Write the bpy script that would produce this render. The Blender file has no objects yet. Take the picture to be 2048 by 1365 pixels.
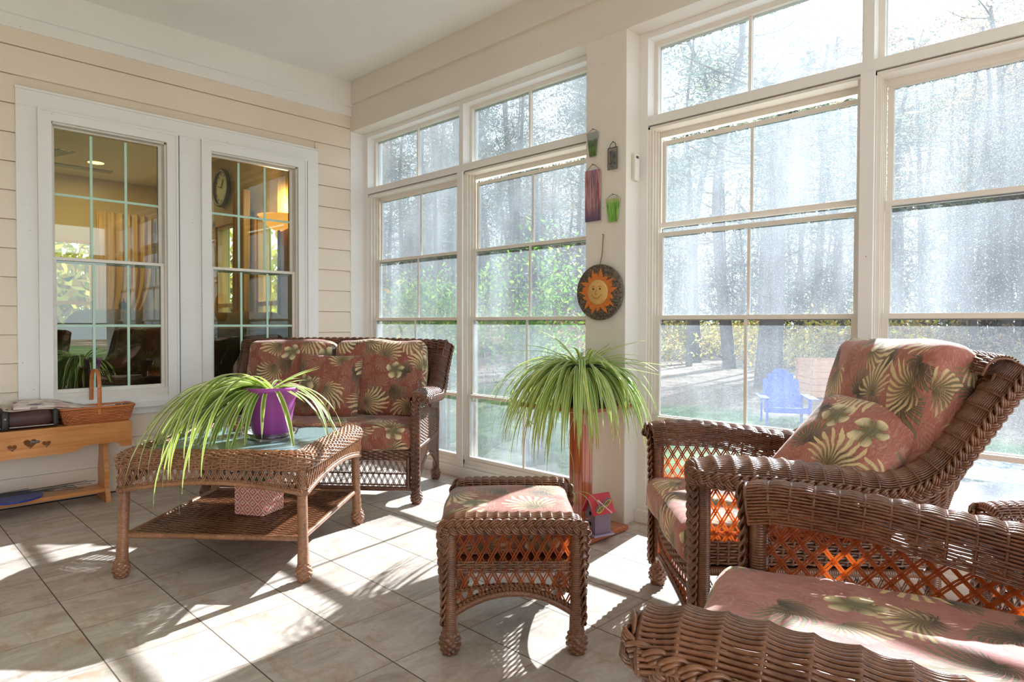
import bpy, bmesh, math, random
import numpy as np
from mathutils import Vector, noise as mnoise

random.seed(7)
rng = np.random.default_rng(7)
SC = bpy.context.scene
COL = SC.collection
PI = math.pi

# ------------------------------------------------------------------ camera
CAM_Z = 1.0
YAW, PIT, ROL = math.radians(44.1843), math.radians(-0.99498), math.radians(0.14358)
_f = Vector((-math.sin(YAW)*math.cos(PIT), math.cos(YAW)*math.cos(PIT), math.sin(PIT)))
_r0 = Vector((math.cos(YAW), math.sin(YAW), 0)); _u0 = _r0.cross(_f)
_r = math.cos(ROL)*_r0 + math.sin(ROL)*_u0
_u = -math.sin(ROL)*_r0 + math.cos(ROL)*_u0
cam_data = bpy.data.cameras.new('camera')
cam_data.sensor_width = 36.0
cam_data.lens = 1298.43/2048*36.0
cam_data.shift_y = -(682.5-671.25)/2048
cam_data.clip_start = 0.02
cam_data.clip_end = 400
cam = bpy.data.objects.new('camera', cam_data)
COL.objects.link(cam)
from mathutils import Matrix
cam.matrix_world = Matrix(((_r.x, _u.x, -_f.x, 0), (_r.y, _u.y, -_f.y, 0), (_r.z, _u.z, -_f.z, CAM_Z), (0, 0, 0, 1)))
SC.camera = cam

# ------------------------------------------------------------------ light
SUN_AZ, SUN_EL = math.radians(98.6), math.radians(32.0)
world = bpy.data.worlds.new('sky'); SC.world = world; world.use_nodes = True
wn = world.node_tree.nodes['Background']
wn.inputs[0].default_value = (0.78, 0.90, 1.0, 1)
wn.inputs[1].default_value = 3.0
sl = bpy.data.lights.new('sun', 'SUN'); sl.energy = 23.0; sl.angle = math.radians(0.7); sl.color = (1.0, 0.98, 0.95)
sun = bpy.data.objects.new('sun', sl); COL.objects.link(sun)
sd = Vector((math.cos(SUN_AZ)*math.cos(SUN_EL), math.sin(SUN_AZ)*math.cos(SUN_EL), math.sin(SUN_EL)))
sun.rotation_euler = sd.to_track_quat('Z', 'Y').to_euler()
sun.location = (0, 8, 6)
SC.view_settings.view_transform = 'Standard'
SC.view_settings.look = 'None'
SC.view_settings.exposure = 0.60
SC.view_settings.gamma = 1.0
SC.view_settings.use_curve_mapping = False
SC.cycles.use_denoising = True
try: SC.cycles.denoiser = 'OPENIMAGEDENOISE'; SC.cycles.denoising_prefilter = 'ACCURATE'
except Exception: pass
SC.cycles.max_bounces = 10
SC.cycles.diffuse_bounces = 5
SC.cycles.transparent_max_bounces = 24
SC.cycles.sample_clamp_indirect = 6.0
SC.cycles.caustics_reflective = False
SC.cycles.caustics_refractive = False

# ------------------------------------------------------------------ mesh helpers
def A(x): return np.asarray(x, dtype=float)
def nrm(v): return v/np.maximum(np.linalg.norm(v, axis=-1, keepdims=True), 1e-9)

class MB:
    def __init__(self): self.v = []; self.f = []; self.n = 0; self.uv = []; self.sm = []; self.mi = []
    def add(self, V, F, uv=None, smooth=True, mi=0):
        """V (N,3); F list/array of polygons; uv per vertex (N,2)"""
        V = A(V).reshape(-1, 3)
        F = [tuple(int(i)+self.n for i in f) for f in F] if not isinstance(F, np.ndarray) else F+self.n
        self.v.append(V); self.f.append(F); self.n += len(V)
        self.uv.append(A(uv).reshape(-1, 2) if uv is not None else np.zeros((len(V), 2)))
        self.sm.append(np.full(len(F), smooth)); self.mi.append(np.full(len(F), mi))
        return self
    def build(self, name, mats, parent=None, merge=False, loc=None, rotz=None):
        me = bpy.data.meshes.new(name)
        V = np.concatenate(self.v); UV = np.concatenate(self.uv)
        loops = []; starts = []; tots = []; c = 0
        for F in self.f:
            if isinstance(F, np.ndarray):
                k = F.shape[1]; loops.append(F.reshape(-1)); m = len(F)
                starts.append(c+np.arange(m)*k); tots.append(np.full(m, k)); c += m*k
            else:
                for p in F:
                    loops.append(np.array(p)); starts.append(np.array([c])); tots.append(np.array([len(p)])); c += len(p)
        loops = np.concatenate(loops).astype(np.int32)
        starts = np.concatenate(starts).astype(np.int32); tots = np.concatenate(tots).astype(np.int32)
        me.vertices.add(len(V)); me.vertices.foreach_set('co', V.reshape(-1).astype(np.float32))
        me.loops.add(len(loops)); me.loops.foreach_set('vertex_index', loops)
        me.polygons.add(len(starts)); me.polygons.foreach_set('loop_start', starts); me.polygons.foreach_set('loop_total', tots)
        me.polygons.foreach_set('use_smooth', np.concatenate(self.sm))
        me.polygons.foreach_set('material_index', np.concatenate(self.mi).astype(np.int32))
        l = me.uv_layers.new(name='UVMap'); l.data.foreach_set('uv', UV[loops].reshape(-1).astype(np.float32))
        me.update(calc_edges=True); me.validate()
        if merge:
            b = bmesh.new(); b.from_mesh(me); bmesh.ops.remove_doubles(b, verts=b.verts, dist=1e-5); b.to_mesh(me); b.free()
        for m in (mats if isinstance(mats, (list, tuple)) else [mats]): me.materials.append(m)
        o = bpy.data.objects.new(name, me); COL.objects.link(o)
        if parent is not None: o.parent = parent
        if loc is not None: o.location = loc
        if rotz is not None: o.rotation_euler = (0, 0, rotz)
        return o

def thing(name, label, cat, loc=(0, 0, 0), rotz=0, group=None):
    o = bpy.data.objects.new(name, None); COL.objects.link(o)
    o.empty_display_size = 0.05
    o.location = loc; o.rotation_euler = (0, 0, rotz); o['label'] = label; o['category'] = cat
    if group: o['group'] = group
    return o
def tag(o, label, cat, group=None, kind=None):
    o['label'] = label; o['category'] = cat
    if group: o['group'] = group
    if kind: o['kind'] = kind
    return o
def struct(o): o['kind'] = 'structure'; return o
def copy_tree(o, parent=None):
    c = o.copy(); COL.objects.link(c); c.parent = parent
    for ch in list(o.children): copy_tree(ch, c)
    return c

def box(mb, c, s, rz=0, bev=0.0, R=None, mi=0, smooth=False):
    """box centre c size s, optional chamfer"""
    hx, hy, hz = s[0]/2, s[1]/2, s[2]/2
    if bev <= 0:
        V = A([(x, y, z) for x in (-hx, hx) for y in (-hy, hy) for z in (-hz, hz)])
        F = [(0, 1, 3, 2), (4, 6, 7, 5), (0, 4, 5, 1), (2, 3, 7, 6), (0, 2, 6, 4), (1, 5, 7, 3)]
    else:
        b = bmesh.new(); bmesh.ops.create_cube(b, size=1)
        for v in b.verts: v.co = Vector((v.co.x*2*hx, v.co.y*2*hy, v.co.z*2*hz))
        bmesh.ops.bevel(b, geom=b.edges[:], offset=bev, segments=2, affect='EDGES', profile=0.6)
        b.verts.index_update()
        V = A([v.co[:] for v in b.verts]); F = [tuple(v.index for v in f.verts) for f in b.faces]; b.free()
    if R is not None: V = V@A(R).T
    if rz: 
        cz, sz = math.cos(rz), math.sin(rz); V = V@A([[cz, -sz, 0], [sz, cz, 0], [0, 0, 1]]).T
    mb.add(V+A(c), F, uv=(V[:, :2]), smooth=smooth, mi=mi); return mb
def bb(mb, x0, x1, y0, y1, z0, z1, bev=0, mi=0):
    return box(mb, ((x0+x1)/2, (y0+y1)/2, (z0+z1)/2), (abs(x1-x0), abs(y1-y0), abs(z1-z0)), bev=bev, mi=mi)

def resample(P, n):
    """catmull-rom through points, n samples by arclength"""
    P = A(P)
    if len(P) == 2: return P[0]+(P[1]-P[0])*np.linspace(0, 1, n)[:, None]
    Q = np.vstack([2*P[0]-P[1], P, 2*P[-1]-P[-2]]); out = []
    for i in range(1, len(Q)-2):
        t = np.linspace(0, 1, 24, endpoint=False)[:, None]
        a, b, c, d = Q[i-1], Q[i], Q[i+1], Q[i+2]
        out.append(0.5*((2*b)+(-a+c)*t+(2*a-5*b+4*c-d)*t**2+(-a+3*b-3*c+d)*t**3))
    out.append(P[-1:]); X = np.vstack(out)
    s = np.concatenate([[0], np.cumsum(np.linalg.norm(np.diff(X, axis=0), axis=1))])
    u = np.linspace(0, s[-1], n)
    return np.stack([np.interp(u, s, X[:, k]) for k in range(X.shape[1])], 1)
def plen(P): return float(np.linalg.norm(np.diff(A(P), axis=0), axis=1).sum())

def tubes(mb, P, r, ref, n=5, caps=False, mi=0, flat=1.0, smooth=True):
    """P (M,N,3) batch of polylines, r scalar/(N,)/(M,N), ref (…3) reference normal"""
    P = A(P)
    if P.ndim == 2: P = P[None]
    M, N, _ = P.shape
    ref = np.broadcast_to(A(ref), P.shape)
    T = nrm(np.gradient(P, axis=1))
    B = nrm(np.cross(T, ref)); Q = np.cross(B, T)
    r = np.broadcast_to(A(r), (M, N))[..., None, None]
    a = np.arange(n)*2*PI/n
    ring = P[:, :, None, :]+r*(np.cos(a)[None, None, :, None]*B[:, :, None, :]+flat*np.sin(a)[None, None, :, None]*Q[:, :, None, :])
    V = ring.reshape(-1, 3)
    i = np.arange(M)[:, None, None]*N*n; j = np.arange(N-1)[None, :, None]*n; k = np.arange(n)[None, None, :]
    k2 = (k+1) % n
    F = np.stack([i+j+k, i+j+k2, i+j+n+k2, i+j+n+k], -1).reshape(-1, 4)
    sl_ = np.concatenate([np.zeros((M, 1)), np.cumsum(np.linalg.norm(np.diff(P, axis=1), axis=2), axis=1)], 1)
    uv = np.stack(np.broadcast_arrays((np.arange(n)/n)[None, None, :], sl_[:, :, None]), -1).reshape(-1, 2)
    mb.add(V, F, uv=uv, mi=mi, smooth=smooth)
    if caps:
        for m in range(M):
            b0 = V[m*N*n:m*N*n+n]; b1 = V[(m*N+N-1)*n:(m*N+N)*n]
            mb.add(b0, [tuple(range(n))], smooth=False, mi=mi); mb.add(b1, [tuple(range(n-1, -1, -1))], smooth=False, mi=mi)
    return mb
def safe_ref(P):
    d = A(P)[-1]-A(P)[0]; d = d/np.linalg.norm(d)
    c = [A((0, 0, 1)), A((0, 1, 0)), A((1, 0, 0))]
    return min(c, key=lambda x: abs(x@d))
def tube(mb, P, r, n=10, ref=None, caps=True, mi=0, flat=1.0):
    return tubes(mb, P, r, safe_ref(P) if ref is None else ref, n, caps, mi, flat)
def wrapped(mb, pts, R, pitch=0.006, n=12, amp=0.10, rr=None, ref=None):
    """post or rail bound round with reed: rings round the tube"""
    P0 = resample(pts, 40) if len(pts) > 2 else A(pts)
    L = plen(P0); N = max(8, int(L/pitch*4)); P = resample(P0, N) if len(pts) > 2 else resample(pts, N)
    s = np.linspace(0, L, N); rad = R*(1+amp*(np.abs(np.sin(PI*s/pitch))-0.6))
    if rr is not None: rad = rad*np.interp(s/L, [0, 1], rr) if len(rr) == 2 else rad*np.interp(s/L, np.linspace(0, 1, len(rr)), rr)
    return tube(mb, P, rad, n, ref=ref)
def lathe(mb, prof, c=(0, 0, 0), n=24, mod=None, mi=0, axis=None, caps=True):
    """prof [(r,z)]; mod(theta,z)->factor"""
    prof = A(prof); th = np.arange(n)*2*PI/n
    R_ = prof[:, 0][:, None]*np.ones(n)[None]; Z = prof[:, 1][:, None]*np.ones(n)[None]
    if mod is not None: R_ = R_*mod(th[None], Z)
    V = np.stack([R_*np.cos(th), R_*np.sin(th), Z], -1).reshape(-1, 3)
    if axis is not None: V = V@A(axis).T
    i = np.arange(len(prof)-1)[:, None]*n; k = np.arange(n)[None]; k2 = (k+1) % n
    F = np.stack([i+k, i+k2, i+n+k2, i+n+k], -1).reshape(-1, 4)
    uv = np.stack([np.broadcast_to(th/(2*PI), Z.shape), Z], -1).reshape(-1, 2)
    mb.add(V+A(c), F, uv=uv, mi=mi)
    if caps:
        if prof[0, 0] > 1e-5: mb.add(V[:n]+A(c), [tuple(range(n-1, -1, -1))], smooth=False, mi=mi)
        if prof[-1, 0] > 1e-5: mb.add(V[-n:]+A(c), [tuple(range(n))], smooth=False, mi=mi)
    return mb
def extrude(mb, poly, a, b, plane='xz', mi=0):
    """prism of a 2-D outline between a and b along the third axis"""
    n = len(poly); V = []
    for t in (a, b):
        for p in poly:
            V.append({'xz': (p[0], t, p[1]), 'yz': (t, p[0], p[1]), 'xy': (p[0], p[1], t)}[plane])
    F = [tuple(range(n)), tuple(range(2*n-1, n-1, -1))]+[(i, i+n, (i+1) % n+n, (i+1) % n) for i in range(n)]
    mb.add(V, F, smooth=False, mi=mi)
    return mb
def fix_normals(o):
    b = bmesh.new(); b.from_mesh(o.data); bmesh.ops.recalc_face_normals(b, faces=b.faces); b.to_mesh(o.data); b.free(); return o

# ------------------------------------------------------------------ material helpers
def srgb(r, g, b):
    f = lambda c: (c/255/12.92) if c/255 <= 0.04045 else ((c/255+0.055)/1.055)**2.4
    return (f(r), f(g), f(b), 1)
class NT:
    def __init__(self, name):
        self.m = bpy.data.materials.new(name); self.m.use_nodes = True
        self.t = self.m.node_tree; self.N = self.t.nodes; self.L = self.t.links
        self.bsdf = self.N['Principled BSDF']; self.out = self.N['Material Output']
    def node(self, ty, **kw):
        n = self.N.new(ty)
        for k, v in kw.items(): setattr(n, k, v)
        return n
    def put(self, sock, v):
        if hasattr(v, 'links') or isinstance(v, bpy.types.NodeSocket): self.L.new(v, sock)
        else: sock.default_value = v
    def math(self, op, a, b=None, c=None, clamp=False):
        n = self.node('ShaderNodeMath', operation=op, use_clamp=clamp); self.put(n.inputs[0], a)
        if b is not None: self.put(n.inputs[1], b)
        if c is not None: self.put(n.inputs[2], c)
        return n.outputs[0]
    def mix(self, f, a, b, bt='MIX'):
        n = self.node('ShaderNodeMix', data_type='RGBA', blend_type=bt); n.clamp_factor = True
        self.put(n.inputs[0], f); self.put(n.inputs[6], a); self.put(n.inputs[7], b); return n.outputs[2]
    def ramp(self, f, stops, interp='LINEAR'):
        n = self.node('ShaderNodeValToRGB'); n.color_ramp.interpolation = interp
        e = n.color_ramp.elements
        while len(e) < len(stops): e.new(0.5)
        for k, (p, c) in enumerate(stops):
            e[k].position = p; e[k].color = c if len(c) == 4 else (*c, 1)
        self.put(n.inputs[0], f); return n.outputs[0]
    def mr(self, v, a, b, c=0.0, d=1.0, smooth=False):
        n = self.node('ShaderNodeMapRange'); n.interpolation_type = 'SMOOTHSTEP' if smooth else 'LINEAR'
        self.put(n.inputs[0], v)
        for i, x in enumerate((a, b, c, d)): self.put(n.inputs[i+1], x)
        return n.outputs[0]
    def coord(self, which='Object'): return self.node('ShaderNodeTexCoord').outputs[which]
    def mapping(self, v, scale=(1, 1, 1), loc=(0, 0, 0), rot=(0, 0, 0)):
        n = self.node('ShaderNodeMapping'); self.put(n.inputs[0], v)
        n.inputs['Scale'].default_value = scale; n.inputs['Location'].default_value = loc; n.inputs['Rotation'].default_value = rot
        return n.outputs[0]
    def noise(self, v, scale, detail=3, rough=0.5, dist=0.0, out='Fac'):
        n = self.node('ShaderNodeTexNoise'); self.put(n.inputs['Vector'], v); n.inputs['Scale'].default_value = scale
        n.inputs['Detail'].default_value = detail; n.inputs['Roughness'].default_value = rough; n.inputs['Distortion'].default_value = dist
        return n.outputs[out]
    def wave(self, v, scale, dist=0.0, detail=2, dscale=1.0, direction='X'):
        n = self.node('ShaderNodeTexWave', bands_direction=direction); self.put(n.inputs['Vector'], v)
        n.inputs['Scale'].default_value = scale; n.inputs['Distortion'].default_value = dist
        n.inputs['Detail'].default_value = detail; n.inputs['Detail Scale'].default_value = dscale
        return n.outputs['Fac']
    def voro(self, v, scale, feature='F1', rnd=1.0, dims='3D'):
        n = self.node('ShaderNodeTexVoronoi', feature=feature, voronoi_dimensions=dims); self.put(n.inputs['Vector'], v)
        n.inputs['Scale'].default_value = scale; n.inputs['Randomness'].default_value = rnd
        return n
    def sep(self, v):
        n = self.node('ShaderNodeSeparateXYZ'); self.put(n.inputs[0], v); return n.outputs
    def comb(self, x, y, z=0.0):
        n = self.node('ShaderNodeCombineXYZ')
        for i, q in enumerate((x, y, z)): self.put(n.inputs[i], q)
        return n.outputs[0]
    def bump(self, h, strength=0.3, dist=0.01):
        n = self.node('ShaderNodeBump'); n.inputs['Strength'].default_value = strength; n.inputs['Distance'].default_value = dist
        self.put(n.inputs['Height'], h); self.L.new(n.outputs[0], self.bsdf.inputs['Normal']); return n.outputs[0]
    def set(self, color=None, rough=None, spec=None, metal=None, coat=None, sheen=None):
        b = self.bsdf.inputs
        if color is not None: self.put(b['Base Color'], color)
        if rough is not None: self.put(b['Roughness'], rough)
        if spec is not None: self.put(b['Specular IOR Level'], spec)
        if metal is not None: self.put(b['Metallic'], metal)
        if coat is not None: self.put(b['Coat Weight'], coat)
        if sheen is not None: self.put(b['Sheen Weight'], sheen)
        return self
def flat(name, c, rough=0.6, metal=0, noise=0.06, nscale=20, bump=0.0, spec=0.5, coat=0):
    m = NT(name); co = m.coord()
    n = m.noise(co, nscale, 4)
    c2 = tuple(x*(1-2.2*noise) for x in c[:3])+(1,)
    m.set(color=m.mix(m.mr(n, 0.3, 0.75), c2, c), rough=rough, metal=metal, spec=spec, coat=coat)
    if bump: m.bump(n, bump, 0.004)
    return m.m

# ---- paints and building surfaces
def paint(name, c, grain_axis=0, bump=0.25, specks=0.0):
    m = NT(name); co = m.coord()
    sc = [6, 6, 6]; sc = [120, 120, 120]; sc[grain_axis] = 3
    g = m.noise(m.mapping(co, tuple(sc)), 1.0, 4, 0.6, 0.6)
    big = m.noise(co, 1.7, 3)
    col = m.mix(m.mr(big, 0.3, 0.7), tuple(x*0.94 for x in c[:3])+(1,), c)
    col = m.mix(m.mr(g, 0.55, 0.8, 0, 0.16), col, tuple(x*0.7 for x in c[:3])+(1,))
    if specks:
        v = m.voro(co, 26).outputs['Distance']; k = m.math('LESS_THAN', v, 0.05*specks)
        k = m.math('MULTIPLY', k, m.math('GREATER_THAN', m.noise(co, 3.1, 2), 0.56))
        col = m.mix(k, col, srgb(120, 95, 70))
    m.set(color=col, rough=0.55, spec=0.35); m.bump(g, bump, 0.003); return m.m
M = {}
M['siding'] = paint('siding_cream', srgb(238, 223, 205), 1, 0.5)
M['trim'] = paint('trim_white', srgb(240, 239, 236), 1, 0.25, 1.0)
M['column'] = paint('column_white', srgb(232, 226, 216), 2, 0.45, 1.0)
M['beam'] = paint('beam_white', srgb(228, 221, 210), 0, 0.2, 1.1)
M['vinyl'] = flat('vinyl_frame', srgb(234, 228, 218), 0.4, noise=0.03)
M['ceiling'] = paint('ceiling_paint', srgb(240, 240, 236), 0, 0.08)
M['base'] = paint('baseboard_white', srgb(240, 237, 230), 0, 0.15, 1.0)
M['gap'] = flat('foundation_dark', srgb(60, 52, 46), 0.9)

def mat_floor():
    m = NT('floor_tile'); co = m.coord()
    x, y, z = m.sep(co)
    P = 0.2975; gw = 0.0042/P
    tx = m.math('DIVIDE', m.math('ADD', x, 1.874), P+0.0015); ty = m.math('DIVIDE', m.math('SUBTRACT', y, 0.526), P)
    def edge(t):
        f = m.math('FRACT', m.math('ADD', t, 100.0)); a = m.math('ABSOLUTE', m.math('SUBTRACT', f, 0.5)); return m.math('GREATER_THAN', a, 0.5-gw/2)
    ex_, ey_ = edge(tx), edge(ty); grout = m.math('MAXIMUM', ex_, ey_)
    idv = m.comb(m.math('FLOOR', m.math('ADD', tx, 100.0)), m.math('FLOOR', m.math('ADD', ty, 100.0)))
    wn_ = m.node('ShaderNodeTexWhiteNoise', noise_dimensions='2D'); m.L.new(idv, wn_.inputs['Vector'])
    off = m.node('ShaderNodeVectorMath', operation='SCALE'); m.L.new(wn_.outputs['Color'], off.inputs[0]); off.inputs['Scale'].default_value = 9
    add = m.node('ShaderNodeVectorMath', operation='ADD'); m.L.new(co, add.inputs[0]); m.L.new(off.outputs[0], add.inputs[1])
    v = add.outputs[0]
    st = m.noise(m.mapping(v, (9, 3.5, 1), rot=(0, 0, 0.5)), 1.0, 8, 0.60, 1.6)
    fine = m.noise(v, 60, 6, 0.7)
    rust = m.mr(m.noise(m.mapping(v, (4, 9, 1)), 1.3, 6, 0.7, 0.8), 0.52, 0.72, 0, 1, True)
    c = m.ramp(st, [(0.22, srgb(156, 142, 130)), (0.45, srgb(190, 178, 166)), (0.6, srgb(206, 197, 187)), (0.85, srgb(172, 160, 149))])
    c = m.mix(m.math('MULTIPLY', rust, 0.6), c, srgb(172, 118, 80))
    c = m.mix(m.mr(fine, 0.45, 0.7, 0, 0.22), c, srgb(128, 118, 108))
    bri = m.mr(wn_.outputs['Value'], 0, 1, 0.9, 1.08)
    hs = m.node('ShaderNodeHueSaturation'); m.L.new(c, hs.inputs['Color']); m.L.new(bri, hs.inputs['Value'])
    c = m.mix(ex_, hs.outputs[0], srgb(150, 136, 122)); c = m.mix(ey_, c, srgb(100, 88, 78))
    m.set(color=c, rough=m.mix(grout, (0.42,)*3+(1,), (0.9,)*3+(1,)), spec=0.4)
    h = m.math('SUBTRACT', m.math('MULTIPLY', fine, 0.12), grout)
    m.bump(h, 0.35, 0.003); return m.m
M['floor'] = mat_floor()

def mat_wicker(name, hi, lo, transl=0.35, rough=0.26):
    m = NT(name); co = m.coord()
    n1 = m.noise(co, 9, 3); uvs = m.sep(m.coord('UV'))
    n2 = m.noise(m.mapping(co, (90, 90, 90)), 1.0, 3)
    c = m.mix(m.mr(m.math('ADD', m.math('MULTIPLY', n1, 0.6), m.math('MULTIPLY', n2, 0.5)), 0.35, 0.75), lo, hi)
    m.set(color=c, rough=rough, spec=0.6, coat=0.25)
    m.bsdf.inputs['Coat Roughness'].default_value = 0.15
    tr = m.node('ShaderNodeBsdfTranslucent'); tr.inputs[0].default_value = srgb(255, 172, 84)
    mx = m.node('ShaderNodeMixShader'); mx.inputs[0].default_value = transl
    m.L.new(m.bsdf.outputs[0], mx.inputs[1]); m.L.new(tr.outputs[0], mx.inputs[2]); m.L.new(mx.outputs[0], m.out.inputs[0])
    return m.m
M['wicker'] = mat_wicker('wicker_brown', srgb(146, 95, 64), srgb(88, 54, 37), 0.04)
M['lattice'] = mat_wicker('wicker_strand', srgb(168, 106, 68), srgb(116, 70, 46), 0.58)
M['wicker_light'] = mat_wicker('wicker_tan', srgb(176, 124, 88), srgb(120, 80, 56), 0.05)
M['wicker_dark'] = mat_wicker('wicker_dark_brown', srgb(128, 82, 58), srgb(72, 44, 32), 0.04)
M['plank_weave'] = None

def mat_fabric(name, bright=1.0, seed=0.0, base=None):
    """tropical palm print on brick red cloth, laid out in metres on the cloth's own UV"""
    m = NT(name); uv = m.coord('UV')
    uv = m.mapping(uv, (1, 1, 1), loc=(seed, seed*0.7, 0))
    wob = m.noise(uv, 9, 2, 0.5, 0.0, 'Color')
    wv = m.node('ShaderNodeVectorMath', operation='SCALE'); s = m.node('ShaderNodeVectorMath', operation='SUBTRACT')
    m.L.new(wob, s.inputs[0]); s.inputs[1].default_value = (0.5, 0.5, 0.5); m.L.new(s.outputs[0], wv.inputs[0]); wv.inputs['Scale'].default_value = 0.05
    ad = m.node('ShaderNodeVectorMath', operation='ADD'); m.L.new(uv, ad.inputs[0]); m.L.new(wv.outputs[0], ad.inputs[1]); p = ad.outputs[0]
    def frond(scale, nl, rmax, off, swirl=2.0, sharp=0.6, fan=0.62, rnd=0.85):
        q = m.mapping(p, (1, 1, 1), loc=(off, off*1.3, 0))
        vo = m.voro(q, scale, rnd=rnd, dims='2D')
        vs = m.node('ShaderNodeVectorMath', operation='SCALE'); m.L.new(q, vs.inputs[0]); vs.inputs['Scale'].default_value = 1.0
        d = m.node('ShaderNodeVectorMath', operation='SUBTRACT'); m.L.new(q, d.inputs[0]); m.L.new(vo.outputs['Position'], d.inputs[1])
        dx, dy, _ = m.sep(d.outputs[0]); cr, cg, cb = m.sep(vo.outputs['Color'])
        r = m.math('SQRT', m.math('ADD', m.math('MULTIPLY', dx, dx), m.math('MULTIPLY', dy, dy)))
        rn = m.math('DIVIDE', r, rmax)
        a = m.math('ADD', m.math('ARCTAN2', dy, dx), m.math('MULTIPLY', cr, 6.283))
        a = m.math('ADD', a, m.math('MULTIPLY', m.math('MULTIPLY', rn, m.math('SUBTRACT', cg, 0.5)), swirl))
        jn = m.math('MULTIPLY', m.noise(uv, 38, 3), 1.1)
        lob = m.math('POWER', m.math('ABSOLUTE', m.math('SINE', m.math('ADD', m.math('MULTIPLY', a, nl), jn))), sharp)
        fanm = m.math('ADD', m.math('MULTIPLY', m.math('COSINE', a), 1-fan), fan)
        R = m.math('MULTIPLY', m.math('ADD', m.math('MULTIPLY', lob, 0.86), 0.14), fanm)
        mask = m.mr(m.math('SUBTRACT', R, rn), -0.015, 0.03)
        rib = m.math('MULTIPLY', lob, m.mr(rn, 0.0, 0.8, 0.35, 1.0))
        return mask, rib, cb, rn, vo
    B0 = base or srgb(158, 94, 78); B1 = srgb(134, 74, 62)
    g, rib, cb, rn, vo = frond(11.0, 7.5, 0.070, 3.3, 4.0, 0.9)
    c = m.mix(m.noise(uv, 14, 3), B1, B0)
    c = m.mix(m.math('MULTIPLY', g, m.mr(rib, 0.2, 1, 0.15, 0.75)), c, srgb(176, 132, 112))
    # dark olive fronds
    g, rib, cb, rn, vo = frond(5.9, 11.5, 0.115, 7.7, 3.2, 0.9, 0.5)
    olive = m.mix(m.mr(rib, 0.25, 0.9), srgb(62, 56, 44), srgb(132, 122, 96))
    c = m.mix(m.math('MULTIPLY', g, m.math('GREATER_THAN', cb, 0.18)), c, olive)
    # cream fans
    g, rib, cb, rn, vo = frond(4.7, 12.5, 0.150, 1.9, 1.8, 0.9, 0.42, 0.7)
    cream = m.mix(m.mr(rib, 0.25, 0.75), srgb(104, 86, 60), srgb(222, 200, 152))
    cream = m.mix(m.mr(rn, 0.0, 0.35, 0.75, 0.0), cream, srgb(92, 84, 60))
    c = m.mix(m.math('MULTIPLY', g, m.math('GREATER_THAN', cb, 0.08)), c, cream)
    # blossom with rounded petals
    g, rib, cb, rn, vo = frond(6.2, 2.5, 0.062, 5.1, 0.6, 0.35, 0.9)
    pet = m.mix(m.mr(rib, 0.55, 1.0), srgb(120, 112, 80), srgb(232, 216, 172))
    pet = m.mix(m.mr(rn, 0.0, 0.3, 0.9, 0.0), pet, srgb(104, 108, 88))
    c = m.mix(m.math('MULTIPLY', g, m.math('GREATER_THAN', cb, 0.84)), c, pet)
    strk = m.noise(m.mapping(p, (160, 26, 1), rot=(0, 0, 0.6)), 1.0, 2, 0.5, 2.0)
    c = m.mix(m.mr(strk, 0.55, 0.7, 0, 0.38), c, srgb(206, 176, 148)); c = m.mix(m.mr(strk, 0.45, 0.3, 0, 0.35), c, srgb(112, 84, 70))
    weave = m.noise(m.mapping(uv, (900, 900, 1)), 1.0, 1)
    c = m.mix(m.mr(weave, 0.3, 0.8, 0, 0.1), c, srgb(90, 60, 50))
    if bright != 1.0:
        hs = m.node('ShaderNodeHueSaturation'); m.L.new(c, hs.inputs['Color']); hs.inputs['Value'].default_value = bright; c = hs.outputs[0]
    m.set(color=c, rough=0.75, spec=0.25, sheen=0.25)
    m.bsdf.inputs['Sheen Roughness'].default_value = 0.4
    m.bump(m.noise(uv, 22, 3, 0.5, 0.5), 0.25, 0.01); return m.m
M['fabric'] = mat_fabric('palm_print_cloth')
M['fabric2'] = mat_fabric('palm_print_cloth_faded', 1.14, 4.3, srgb(198, 130, 118))
M['fabric3'] = mat_fabric('palm_print_cloth_sky_washed', 1.2, 2.1, srgb(202, 142, 140))  # faded print made paler still: the sky's wash is in its colour
M['welt'] = flat('welt_cord_red', srgb(150, 78, 66), 0.8)

def mat_wood(name, a, b, sc=(2, 40, 40), rough=0.4, coat=0.2):
    m = NT(name); co = m.coord()
    n = m.noise(m.mapping(co, sc), 1.0, 5, 0.6, 1.2); n2 = m.noise(co, 4, 3)
    c = m.mix(m.mr(n, 0.3, 0.7), a, b); c = m.mix(m.mr(n2, 0.4, 0.8, 0, 0.35), c, tuple(x*0.75 for x in a[:3])+(1,))
    m.set(color=c, rough=rough, coat=coat); m.bump(n, 0.12, 0.002); return m.m
M['oak'] = mat_wood('honey_oak', srgb(196, 124, 62), srgb(222, 156, 92), (40, 2, 40))
M['stand'] = mat_wood('cherry_wood', srgb(150, 66, 26), srgb(206, 104, 42), (40, 40, 2), 0.25, 0.5)
M['stand_board'] = mat_wood('cherry_board', srgb(140, 66, 32), srgb(196, 108, 54), (2, 40, 40), 0.25, 0.5)

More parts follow.
